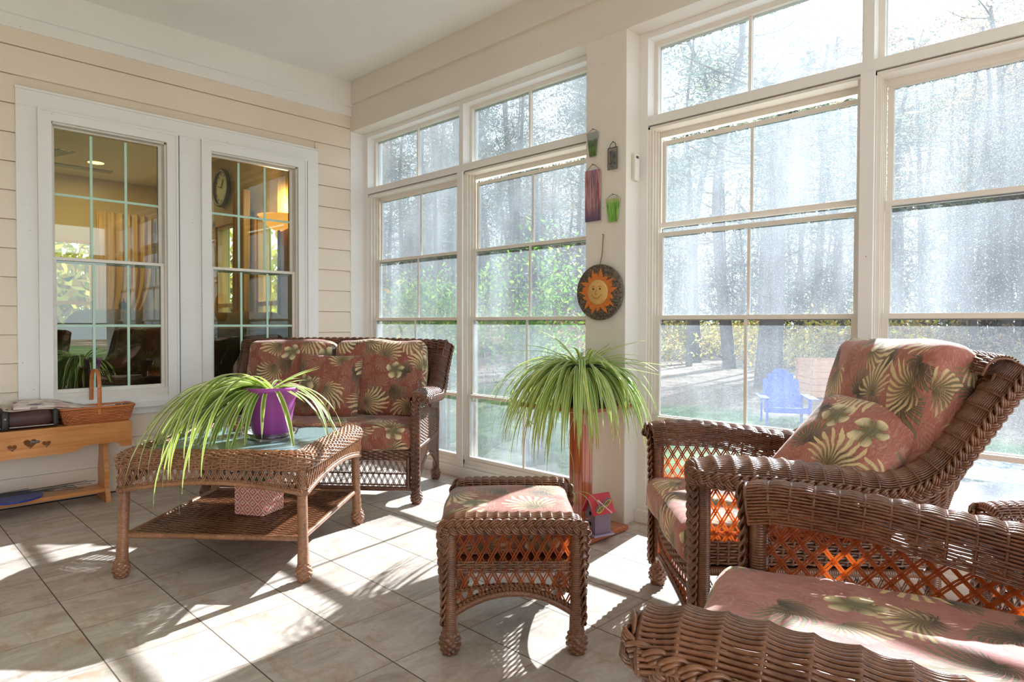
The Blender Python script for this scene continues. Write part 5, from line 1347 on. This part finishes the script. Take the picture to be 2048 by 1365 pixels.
for s in (-1, 1):
    m_ = MB(); a = math.atan2(zp-zc, hx); L = 0.096
    Rr = rotm(0, s*a, 0); box(m_, (s*(L/2-0.004)*math.cos(a), 0, zp+0.008-(L/2-0.004)*math.sin(a)), (L, 2*hy+0.034, 0.009), R=Rr, bev=0.0008)
    m_.build('roof', M['bh_red'], bh)
M['hole'] = flat('hole_black', srgb(14, 12, 14), 0.9)
for z in (0.10, 0.052): m_ = MB(); lathe(m_, [(0, 0), (0.0095, 0)], (0.0, -hy-0.0006, z), 20, axis=rotm(PI/2), caps=False); m_.build('entrance_hole', M['hole'], bh)
for z in (0.078, 0.030): m_ = MB(); tube(m_, [(0.0, -hy, z), (0.0, -hy-0.022, z)], 0.0028, 8); m_.build('perch', M['bh_pink'], bh)
df = thing('dragonfly_ornament', 'small green and blue dragonfly ornament on the red birdhouse roof', 'ornament', place(BH, bhr, (0.040, -0.006, 0.138)), bhr)
df.scale = (1.4, 1.4, 1.2); df.rotation_euler = (0, math.atan2(zp-zc, hx), bhr)
m_ = MB(); tube(m_, resample([(-0.020, -0.016, 0.006), (0, 0, 0.007), (0.028, 0.024, 0.007)], 12), [0.0030]*3+[0.0022]*9, 8); m_.build('body', flat('dragonfly_pink', srgb(238, 190, 190), 0.4), df)
for c, sg, off in ((srgb(20, 128, 140), 1, 0.0), (srgb(160, 208, 40), 1, 0.011), (srgb(20, 128, 140), -1, 0.0), (srgb(160, 208, 40), -1, 0.011)):
    m_ = MB(); th = np.linspace(0, 2*PI, 24, endpoint=False); ax_ = A((0.45, -0.9))*sg; pe = A((0.9, 0.45))
    V = [(ax_[0]*(0.019+0.018*math.cos(t))+pe[0]*(0.006*math.sin(t)+off*0.6-0.003), ax_[1]*(0.019+0.018*math.cos(t))+pe[1]*(0.006*math.sin(t)+off*0.6-0.003), 0.0065) for t in th]
    tube(m_, A(V+[V[0]]), 0.0014, 5, caps=False); 
    for q in range(5):
        i = 2+q*2; tube(m_, [V[i], V[24-i]], 0.0008, 4)
    m_.build('wing', flat('wing_%d' % (int(c[1]*100)), c, 0.3), df)

# ================================================================== THINGS HANGING ON THE COLUMN
YF = YW-0.002
def mat_glassart(name, kind):
    m = NT(name); u, v, _ = m.sep(m.coord('UV')); co = m.coord('UV')
    if kind == 'hill':
        h = m.math('ADD', v, m.math('MULTIPLY', m.noise(m.mapping(co, (3, 0, 1)), 1.0, 2), 0.25))
        c = m.ramp(h, [(0.0, srgb(50, 84, 30)), (0.45, srgb(92, 124, 44)), (0.62, srgb(70, 92, 66)), (0.80, srgb(84, 104, 84)), (0.84, srgb(140, 146, 134)), (1, srgb(150, 156, 146))])
        s = m.noise(m.mapping(co, (26, 2, 1)), 1.0, 2); c = m.mix(m.math('MULTIPLY', m.math('GREATER_THAN', s, 0.56), m.math('LESS_THAN', v, 0.5)), c, srgb(40, 70, 24))
    elif kind == 'purple':
        s = m.noise(m.mapping(co, (11, 0.9, 1)), 1.0, 3, 0.6, 0.4)
        c = m.ramp(s, [(0.30, srgb(84, 40, 70)), (0.42, srgb(150, 60, 84)), (0.50, srgb(196, 150, 140)), (0.56, srgb(120, 80, 120)), (0.66, srgb(60, 84, 92))])
        c = m.mix(m.mr(m.math('ADD', v, m.math('MULTIPLY', s, 0.5)), 0.55, 0.25), c, srgb(72, 48, 92))
    else:
        s = m.noise(m.mapping(co, (14, 1.0, 1)), 1.0, 3, 0.6, 0.3)
        c = m.ramp(s, [(0.34, srgb(40, 96, 30)), (0.48, srgb(92, 168, 46)), (0.56, srgb(150, 196, 90)), (0.66, srgb(48, 110, 40))])
        c = m.mix(m.mr(v, 0.75, 1.0, 0, 0.7), c, srgb(206, 190, 160))
    m.set(color=c, rough=0.12, spec=0.7, coat=0.5); return m.m
def glasspanel(name, label, x0t, x1t, zt, x0b, x1b, zb, mat, nail, wire='wire'):
    cx = (x0t+x1t)/2; e = thing(name, label, 'wall hanging', (cx, YF, zb))
    V2 = [(x0b, zb), (x1b, zb), (x1t, zt), (x0t, zt)]; m_ = MB()
    V = [(x-cx, -0.012, z-zb) for x, z in V2]+[(x-cx, -0.006, z-zb) for x, z in V2]; uv = [((x-x0t)/(x1t-x0t), (z-zb)/(zt-zb)) for x, z in V2]*2
    m_.add(V, [(3, 2, 1, 0), (4, 5, 6, 7), (0, 1, 5, 4), (1, 2, 6, 5), (2, 3, 7, 6), (3, 0, 4, 7)], uv=uv, smooth=False); o = m_.build('glass', mat, e)
    m_ = MB(); tube(m_, resample([(x0t-cx+0.006, -0.010, zt-zb-0.008), (x0t-cx+0.012, -0.008, zt-zb+0.006), (nail[0]-cx, -0.004, nail[1]-zb), (x1t-cx-0.012, -0.008, zt-zb+0.006), (x1t-cx-0.006, -0.010, zt-zb-0.008)], 20), 0.0011, 5, caps=False)
    tube(m_, [(nail[0]-cx, 0, nail[1]-zb), (nail[0]-cx, -0.012, nail[1]-zb+0.002)], 0.0016, 6); m_.build('wire_hanger', flat('hanger_wire', srgb(60, 54, 48), 0.3, 0.8), e)
    return e
glasspanel('glass_hanging', 'small tapered green glass panel hanging highest on the column', -2.076, -2.006, 1.985, -2.058, -2.020, 1.862, mat_glassart('glass_green_hills', 'hill'), (-2.040, 2.003))
glasspanel('glass_hanging', 'tall purple and pink glass panel hanging on the left of the column', -2.086, -1.992, 1.792, -2.084, -1.990, 1.530, mat_glassart('glass_purple', 'purple'), (-2.040, 1.822))
glasspanel('glass_hanging', 'tapered bright green grass-patterned glass panel, lower right on the column', -1.954, -1.870, 1.632, -1.936, -1.888, 1.514, mat_glassart('glass_grass', 'grass'), (-1.914, 1.652))
e = thing('glass_hanging', 'clear glass tile with dark wire flowers, upper right on the column', 'wall hanging', (-1.914, YF, 1.775))
m_ = MB(); box(m_, (0, -0.009, 0.055), (0.056, 0.005, 0.108), bev=0.0015); m_.build('glass', mat_glass('clear_tile', (0.80, 0.80, 0.78, 1), 1.5), e)
m_ = MB(); 
for s in (-1, 1): tube(m_, [(s*0.028, -0.012, 0.001), (s*0.028, -0.012, 0.109)], 0.0012, 5)
for z in (0.001, 0.109): tube(m_, [(-0.028, -0.012, z), (0.028, -0.012, z)], 0.0012, 5)
tube(m_, resample([(-0.018, -0.013, 0.004), (-0.008, -0.013, 0.04), (-0.014, -0.013, 0.07), (-0.002, -0.013, 0.096)], 16), 0.0011, 5); tube(m_, resample([(-0.01, -0.013, 0.03), (0.008, -0.013, 0.05), (0.012, -0.013, 0.085)], 12), 0.0010, 5)
tube(m_, resample([(-0.020, -0.010, 0.107), (-0.014, -0.008, 0.128), (0, -0.006, 0.138), (0.014, -0.008, 0.128), (0.018, -0.010, 0.107)], 20), 0.0016, 6); tube(m_, [(0, 0, 0.138), (0, -0.012, 0.140)], 0.002, 6)
m_.build('wire_frame', flat('dark_frame_wire', srgb(64, 56, 52), 0.35, 0.7), e)
m_ = MB()
for x, z, r2 in ((0.008, 0.066, 0.0085), (-0.014, 0.088, 0.006), (0.014, 0.030, 0.0055), (-0.016, 0.030, 0.005), (0.002, 0.012, 0.004)):
    for q in range(5): a = q*2*PI/5; lathe(m_, [(0, 0), (r2*0.45, 0)], (x+r2*0.6*math.cos(a), -0.0135, z+r2*0.6*math.sin(a)), 10, axis=rotm(PI/2), caps=False)
m_.build('flowers', flat('slate_blue_enamel', srgb(74, 88, 120), 0.3), e)
# sun plaque
SX, SZ2, SR = -1.984, 1.163, 0.142
su = thing('sun_plaque', 'round slate plaque with an orange smiling sun, hung by a cord on the column', 'plaque', (SX, YF, SZ2))
AX = rotm(PI/2)
def mat_mosaic():
    m = NT('mosaic_grit'); co = m.coord(); v = m.voro(co, 160); c = m.mix(m.sep(v.outputs['Color'])[0], srgb(48, 42, 36), srgb(128, 112, 92))
    m.set(color=c, rough=0.6); m.bump(v.outputs['Distance'], 0.6, 0.004); return m.m
m_ = MB(); lathe(m_, [(0.0, 0.004), (SR-0.006, 0.004), (SR, 0.010), (SR, 0.024), (SR-0.006, 0.030), (0, 0.030)], n=56, axis=AX, caps=False); m_.build('disc', mat_mosaic(), su)
def polyplate(m_, pts, y0, y1):
    extrude(m_, pts, y0, y1, 'xz')
m_ = MB(); nr = 20
for k in range(nr):
    a = k*2*PI/nr+0.08; Lr = 0.120 if k % 2 == 0 else 0.098; w_ = 0.0125; tw = 0.012*(1 if k % 4 < 2 else -1); ca, sa = math.cos(a), math.sin(a)
    prof = [(0.058, -w_*0.8), (0.075, -w_), (0.092, -w_*0.8+tw*0.3), (Lr, tw), (0.090, w_*0.7+tw*0.5), (0.075, w_), (0.058, w_*0.8)]
    polyplate(m_, [(r*ca-t*sa, r*sa+t*ca) for r, t in prof], -0.030, -0.036)
fix_normals(m_.build('ray', flat('sun_orange', srgb(224, 128, 56), 0.55, noise=0.1, nscale=60, bump=0.3), su))
m_ = MB(); lathe(m_, [(0.063, 0.030), (0.064, 0.036), (0.056, 0.042), (0.0, 0.045)], n=40, axis=AX, caps=False); m_.build('face', flat('sun_face', srgb(226, 180, 108), 0.6, noise=0.08, nscale=80, bump=0.3), su)
m_ = MB()
for s in (-1, 1): lathe(m_, [(0, 0.0), (0.0052, 0.0), (0.004, 0.003), (0, 0.003)], (s*0.021, -0.0435, 0.016), 12, axis=AX, caps=False)
m_.build('eye', flat('sun_eye', srgb(96, 60, 34), 0.5), su)
m_ = MB(); tube(m_, resample([(-0.022, -0.0455, -0.022), (-0.010, -0.046, -0.031), (0.008, -0.046, -0.031), (0.022, -0.0455, -0.020)], 14), 0.0016, 6); tube(m_, resample([(0.002, -0.046, 0.012), (-0.006, -0.049, -0.008), (0.004, -0.047, -0.011)], 10), 0.0014, 6)
for s in (-1, 1): tube(m_, resample([(s*0.030, -0.044, 0.026), (s*0.021, -0.045, 0.030), (s*0.012, -0.046, 0.026)], 8), 0.0012, 5)
for s in (-1, 1): tube(m_, resample([(s*0.034, -0.042, -0.012), (s*0.028, -0.044, -0.016), (s*0.024, -0.045, -0.012)], 8), 0.0012, 5)
m_.build('smile', flat('sun_line', srgb(176, 122, 64), 0.6), su)
m_ = MB(); tube(m_, [(0.000, -0.016, SR-0.003), (0.006, -0.006, 0.20), (0.011, -0.004, 0.292)], 0.0020, 6); tube(m_, [(0.011, 0, 0.292), (0.011, -0.012, 0.294)], 0.002, 6); m_.build('cord', flat('jute_cord', srgb(120, 92, 60), 0.9), su)
# sensor
se = thing('door_sensor', 'small white plastic sensor on the bright side of the column', 'sensor', (-1.842, 2.769, 1.72))
m_ = MB(); box(m_, (0.010, 0, 0.065), (0.020, 0.040, 0.132), bev=0.004); m_.build('body', flat('white_plastic', srgb(232, 226, 214), 0.4), se)
m_ = MB(); box(m_, (0.0205, 0, 0.115), (0.002, 0.022, 0.012), bev=0.0006); m_.build('lens', flat('smoked_lens', srgb(60, 60, 66), 0.2), se)

# ================================================================== OUTSIDE
GZ = -0.5
def mat_ground():
    m = NT('yard_ground'); co = m.coord(); x, y, z = m.sep(co)
    n = m.noise(co, 1.2, 5, 0.6); f = m.noise(co, 14, 6, 0.7)
    grass = m.mix(m.mr(f, 0.35, 0.65), srgb(48, 76, 44), srgb(112, 138, 84)); grass = m.mix(m.mr(m.noise(co, 0.5, 3), 0.5, 0.65, 0, 0.6), grass, srgb(150, 164, 100))
    litter = m.mix(m.mr(f, 0.35, 0.65), srgb(92, 76, 62), srgb(150, 128, 108)); litter = m.mix(m.mr(m.noise(co, 0.35, 4), 0.55, 0.62, 0, 0.8), litter, srgb(190, 172, 152))
    edge = m.math('ADD', y, m.math('MULTIPLY', n, 3.0)); k = m.mr(edge, 11.6, 12.6, 0, 1, True); k = m.math('MAXIMUM', k, m.mr(m.math('ADD', y, m.math('MULTIPLY', n, 0.6)), 3.0, 2.4, 0, 1))  # unseen ground round the porch made tan too, to cut green bounce
    m.set(color=m.mix(k, grass, litter), rough=0.95); m.bump(f, 0.6, 0.05); return m.m
mb = MB(); N_ = 60; X, Y = np.meshgrid(np.linspace(-100, 60, N_), np.linspace(-40, 100, N_), indexing='ij')
Zg = GZ+0.0*X+np.clip((Y-30)*0.01, 0, 1); I = np.arange(N_*N_).reshape(N_, N_)
mb.add(np.stack([X, Y, Zg], -1), np.stack([I[:-1, :-1], I[1:, :-1], I[1:, 1:], I[:-1, 1:]], -1).reshape(-1, 4)); struct(mb.build('ground', mat_ground()))
mb = MB(); bb(mb, XL0-0.3, XR+0.3, YB-0.3, 3.02, GZ-0.1, -0.12); struct(mb.build('trim_foundation', flat('foundation_brick', srgb(150, 130, 116), 0.9)))
# paver patio
def mat_paver():
    m = NT('patio_pavers'); co = m.coord(); br = m.node('ShaderNodeTexBrick'); m.L.new(m.mapping(co, (1, 1, 1), rot=(0, 0, 0.75)), br.inputs[0])
    br.inputs['Scale'].default_value = 2.6; br.inputs['Mortar Size'].default_value = 0.012; br.inputs['Color1'].default_value = srgb(136, 132, 132); br.inputs['Color2'].default_value = srgb(114, 112, 114); br.inputs['Mortar'].default_value = srgb(96, 92, 90)
    m.set(color=m.mix(m.mr(m.noise(co, 6, 5), 0.3, 0.7, 0, 0.35), br.outputs[0], srgb(156, 150, 146)), rough=0.85); m.bump(m.math('SUBTRACT', 1.0, br.outputs['Fac']), 0.4, 0.01); return m.m
mb = MB(); poly = [(-1.9, 3.05), (6, 3.05), (6, 7.4), (-0.9, 7.4), (-1.5, 6.8)]; extrude(mb, poly, GZ, GZ+0.06, 'xy'); struct(fix_normals(mb.build('patio', mat_paver())))
# white gravel bed
def mat_gravel():
    m = NT('white_gravel'); v = m.voro(m.coord(), 26); m.set(color=m.mix(m.sep(v.outputs['Color'])[0], srgb(150, 152, 158), srgb(240, 240, 244)), rough=0.8); m.bump(v.outputs['Distance'], 1.0, 0.03); return m.m
mb = MB(); extrude(mb, [(-1.9, 7.4), (6, 7.4), (6, 8.6), (-2.3, 8.6), (-2.5, 7.9)], GZ, GZ+0.05, 'xy'); o = fix_normals(mb.build('gravel_bed', mat_gravel())); tag(o, 'strip of white gravel along the far edge of the patio', 'gravel', kind='stuff')

# blue adirondack chair
M['blue'] = flat('blue_resin', srgb(44, 78, 200), 0.4, noise=0.03)
ad = thing('adirondack_chair', 'blue adirondack chair out on the lawn beyond the window', 'chair', (-3.85, 9.85, GZ), math.radians(30)); ad.scale = (1, 1, 0.76)
for k in range(7):
    x = (k-3)*0.076; top = 0.93-0.028*(abs(k-3))**1.9; m_ = MB()
    pts = [(x-0.035, 0), (x+0.035, 0), (x+0.037, 0.55), (x+0.037, top-0.02), (x, top), (x-0.037, top-0.02), (x-0.037, 0.55)]
    extrude(m_, pts, -0.011, 0.011, 'xz'); V = m_.v[0]; a = math.radians(-20); c_, s_ = math.cos(a), math.sin(a)
    V2 = V.copy(); V2[:, 1] = V[:, 1]*c_-V[:, 2]*s_+0.20; V2[:, 2] = V[:, 1]*s_+V[:, 2]*c_+0.20; m_.v[0] = V2; fix_normals(m_.build('back_slat', M['blue'], ad))
for k in range(5): m_ = MB(); box(m_, (0, -0.28+k*0.11, 0.36-k*0.032), (0.54, 0.095, 0.02), bev=0.004); m_.build('seat_slat', M['blue'], ad)
for s in (-1, 1):
    m_ = MB(); box(m_, (s*0.33, -0.05, 0.56), (0.13, 0.72, 0.022), bev=0.006); m_.build('armrest', M['blue'], ad)
    m_ = MB(); box(m_, (s*0.29, -0.33, 0.275), (0.022, 0.11, 0.55)); m_.build('leg', M['blue'], ad)
    m_ = MB(); box(m_, (s*0.29, 0.32, 0.22), (0.022, 0.10, 0.66)); m_.build('leg', M['blue'], ad)
m_ = MB(); box(m_, (0, -0.34, 0.33), (0.58, 0.022, 0.10)); m_.build('front_rail', M['blue'], ad)
# slatted box made up for a tan patch read as a reflection
cr = thing('reflection_box', 'tan slatted box made up beyond the lawn in place of a reflection', 'stand-in', (-4.75, 14.3, GZ), math.radians(40))
for q in range(4):
    m_ = MB(); R = rotm(0, 0, q*PI/2)
    for k in range(6): box(m_, tuple(R@A((0, -0.42, 0.08+k*0.13))), (0.92, 0.02, 0.118), rz=q*PI/2, bev=0.003)
    m_.build('board_side', mat_wood('box_board_%d' % q, srgb(196, 138, 100), srgb(222, 168, 130), (2, 2, 30), 0.8, 0), cr)

# ---- leaves helper
def leafcloud(mb, C_, n, size, g, spread=(1, 1, 1), flatz=0.6):
    """n small pointed leaf quads scattered about centres C_ (k,3)"""
    idx = g.integers(0, len(C_), n); P = C_[idx]+g.normal(size=(n, 3))*A(spread)
    d = nrm(g.normal(size=(n, 3))); s = nrm(np.cross(d, g.normal(size=(n, 3)))); L = size*(0.6+0.8*g.random((n, 1))); W = L*0.42
    V = np.stack([P-d*L/2, P+s*W/2, P+d*L/2, P-s*W/2], 1).reshape(-1, 3); F = np.arange(4*n).reshape(n, 4)
    uv = np.repeat(g.random((n, 1)), 4, 0); mb.add(V, F, uv=np.hstack([uv, uv]), smooth=False)
def mat_foliage(name, a, b_, c, transl=0.4):
    m = NT(name); u, v, _ = m.sep(m.coord('UV')); col = m.ramp(u, [(0.0, a), (0.5, b_), (1.0, c)]); m.set(color=col, rough=0.6, spec=0.3)
    tr = m.node('ShaderNodeBsdfTranslucent'); m.L.new(col, tr.inputs[0]); mx = m.node('ShaderNodeMixShader'); mx.inputs[0].default_value = transl
    m.L.new(m.bsdf.outputs[0], mx.inputs[1]); m.L.new(tr.outputs[0], mx.inputs[2]); m.L.new(mx.outputs[0], m.out.inputs[0]); return m.m
M['bush_green'] = mat_foliage('shrub_leaves', srgb(60, 104, 40), srgb(104, 156, 56), srgb(182, 214, 84), 0.5)
M['under'] = mat_foliage('underbrush_leaves', srgb(150, 150, 70), srgb(206, 196, 100), srgb(176, 122, 70), 0.5)
M['pine_leaf'] = mat_foliage('pine_needles', srgb(62, 80, 76), srgb(96, 116, 104), srgb(142, 146, 116), 0.4)
M['rust_leaf'] = mat_foliage('autumn_leaves', srgb(146, 108, 82), srgb(176, 146, 116), srgb(120, 114, 86), 0.5)
M['bark'] = flat('pine_bark', srgb(104, 92, 88), 0.95, noise=0.2, nscale=9, bump=0.6); M['stem'] = flat('shrub_stem', srgb(140, 122, 104), 0.9, noise=0.15)
def shrub(label, loc, h, w, seed, nst=6, nleaf=5200):
    g = np.random.default_rng(seed); e = thing('tall_shrub', label, 'shrub', loc); m_ = MB(); tips = []
    for k in range(nst):
        a = g.random()*2*PI; r = w*(0.25+0.3*g.random()); P = resample([(0.08*math.cos(a), 0.08*math.sin(a), 0), (r*0.4*math.cos(a), r*0.4*math.sin(a), h*0.4), (r*math.cos(a), r*math.sin(a), h*(0.75+0.2*g.random()))], 20)
        tube(m_, P, np.linspace(0.022, 0.006, 20), 6)
        for q in range(8):
            i = 7+int(g.random()*12); b0 = P[i]; d = nrm(A((g.normal(), g.normal(), 0.5+0.4*g.random()))); b1 = b0+d*(0.25+0.35*g.random())*w; tube(m_, resample([b0, (b0+b1)/2+A((0, 0, 0.03)), b1], 6), 0.004, 4, caps=False); tips += [b1, (b0+b1)/2]
    m_.build('stems', M['stem'], e); m_ = MB(); leafcloud(m_, A(tips), nleaf, 0.055, g, (0.11*w/0.7, 0.11*w/0.7, 0.13)); m_.build('foliage', M['bush_green'], e); return e
shrub('leafy green shrub outside the leftmost porch window', (-6.05, 5.1, GZ), 2.05, 0.85, 21)
shrub('tall light-green shrub outside the second porch window', (-4.55, 5.0, GZ), 2.30, 0.75, 22, 7, 5200)
# underbrush
M_under = []
g = np.random.default_rng(5); proto = None
for k in range(56):
    x = -34+g.random()*44; y = 19+g.random()*9; 
    if k < 4:
        e = bpy.data.objects.new('underbrush', None); COL.objects.link(e); m_ = MB(); c_ = g.normal(size=(26, 3))*A((0.8, 0.8, 0.35))+A((0, 0, 0.75)); leafcloud(m_, c_, 1500, 0.13, g, (0.25, 0.25, 0.25))
        m_.build('foliage', M['under'] if k != 2 else M['rust_leaf'], e); m_ = MB()
        for q in range(7): tube(m_, [(0, 0, 0), tuple(c_[q])], 0.02, 5, caps=False)
        m_.build('stems', M['stem'], e); M_under.append(e)
    else: e = copy_tree(M_under[k % 4])
    e.location = (x, y, GZ); s = 0.7+0.8*g.random(); e.scale = (s, s, s*0.9); e.rotation_euler = (0, 0, g.random()*6.28)
    tag(e, 'yellow-green underbrush at the edge of the woods behind the lawn', 'bush', 'underbrush along the edge of the woods')
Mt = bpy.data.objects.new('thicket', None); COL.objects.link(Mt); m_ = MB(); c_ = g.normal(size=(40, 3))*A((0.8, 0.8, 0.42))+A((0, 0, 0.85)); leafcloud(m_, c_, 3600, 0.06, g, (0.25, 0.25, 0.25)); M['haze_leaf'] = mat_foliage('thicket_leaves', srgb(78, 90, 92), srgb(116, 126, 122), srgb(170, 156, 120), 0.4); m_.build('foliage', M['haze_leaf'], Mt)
m_ = MB(); [tube(m_, [(0, 0, 0), tuple(c_[q])], 0.015, 5, caps=False) for q in range(8)]; m_.build('stems', M['stem'], Mt)
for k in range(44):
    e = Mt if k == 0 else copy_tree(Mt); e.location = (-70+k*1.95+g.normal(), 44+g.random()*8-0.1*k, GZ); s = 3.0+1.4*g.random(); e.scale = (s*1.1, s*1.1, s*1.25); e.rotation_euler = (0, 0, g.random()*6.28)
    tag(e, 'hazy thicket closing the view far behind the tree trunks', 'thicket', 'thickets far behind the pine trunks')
for k in range(9):  # added bushes that block the bright sky behind the far window
    e = copy_tree(M_under[k % 4]); e.name = 'added_bush'; e.location = (-17-g.random()*3, -3+k*1.5, GZ); e.scale = (2.2, 2.2, 2.6); e.rotation_euler = (0, 0, g.random()*6.28)
    tag(e, 'bushes added on the far side of the house to dim the far living-room window', 'bush', 'bushes beyond the living room')
# pine woods
def make_pine(k):
    g = np.random.default_rng(100+k); e = bpy.data.objects.new('pine_tree', None); COL.objects.link(e); H = 15.0; m_ = MB()
    P = resample([(0, 0, 0), (0.15*g.normal(), 0.15*g.normal(), H*0.4), (0.3*g.normal(), 0.3*g.normal(), H*0.75), (0.4*g.normal(), 0.4*g.normal(), H)], 30)
    tube(m_, P, np.linspace(0.17, 0.05, 30), 10); tips = []
    for q in range(30):
        i = int(6+23*g.random()**0.8); i = min(i, 29); a = g.random()*2*PI; L = (0.6+1.5*g.random())*(1.25-i/30*0.5); b0 = P[i]; d = A((math.cos(a), math.sin(a), 0.15+0.5*g.random()-0.2*(i < 15))); mid = b0+d*L*0.5+A((0, 0, -0.1)); b1 = b0+d*L+A((g.normal()*.2, g.normal()*.2, 0.1))
        tube(m_, resample([b0, mid, b1], 8), np.linspace(0.028, 0.008, 8), 4, caps=False)
        for w2 in range(2): b2 = mid+A((g.normal(), g.normal(), 0.3*g.normal()))*0.45; tube(m_, [mid, b2], 0.008, 3, caps=False); tips += [b2] if i > 12 else []
        if i > 12: tips += [b1, mid]
    m_.build('trunk', M['bark'], e); m_ = MB(); leafcloud(m_, A(tips), 4200, 0.12, g, (0.35, 0.35, 0.25)); m_.build('foliage', M['rust_leaf'] if k == 3 else M['pine_leaf'], e); return e
pines = [make_pine(k) for k in range(5)]
g = np.random.default_rng(77); spots = []; tries = 0
while len(spots) < 230 and tries < 20000:
    tries += 1; y = 15+g.random()**0.8*42; x = -1.75*y+g.random()*(1.75*y+9)
    s = 0.7+0.5*g.random()
    lit = (x > -6.5-0.15*y) and (x < 4-0.15*y)
    if lit and 15*s*1.0 > 0.56*(y-4): 
        s = 0.56*(y-4)/15
        if s < 0.6: continue
    if y < 17 and x > -13: continue
    if any((x-a)**2+(y-b_)**2 < 1.5 for a, b_, _ in spots): continue
    spots.append((x, y, s))
spots += [(-6.35, 15.2, 0.52)]
for k, (x, y, s) in enumerate(spots):
    e = pines[k] if k < 5 else copy_tree(pines[k % 5]); e.location = (x, y, GZ); w_ = s*(0.75+0.7*g.random()); e.scale = (w_, w_, s); e.rotation_euler = (0, 0, g.random()*6.28)
    if k == len(spots)-1:
        e.scale = (1.9, 1.9, 0.52); e.pop('group', None); tag(e, 'thickest near tree trunk, seen through the right-hand window above the blue chair', 'tree')
    else: tag(e, 'tall thin pine tree in the woods beyond the lawn', 'tree', 'pine trees of the woods outside')
print('OBJECTS', len(bpy.data.objects), 'POLYS', sum(len(m.polygons) for m in bpy.data.meshes))
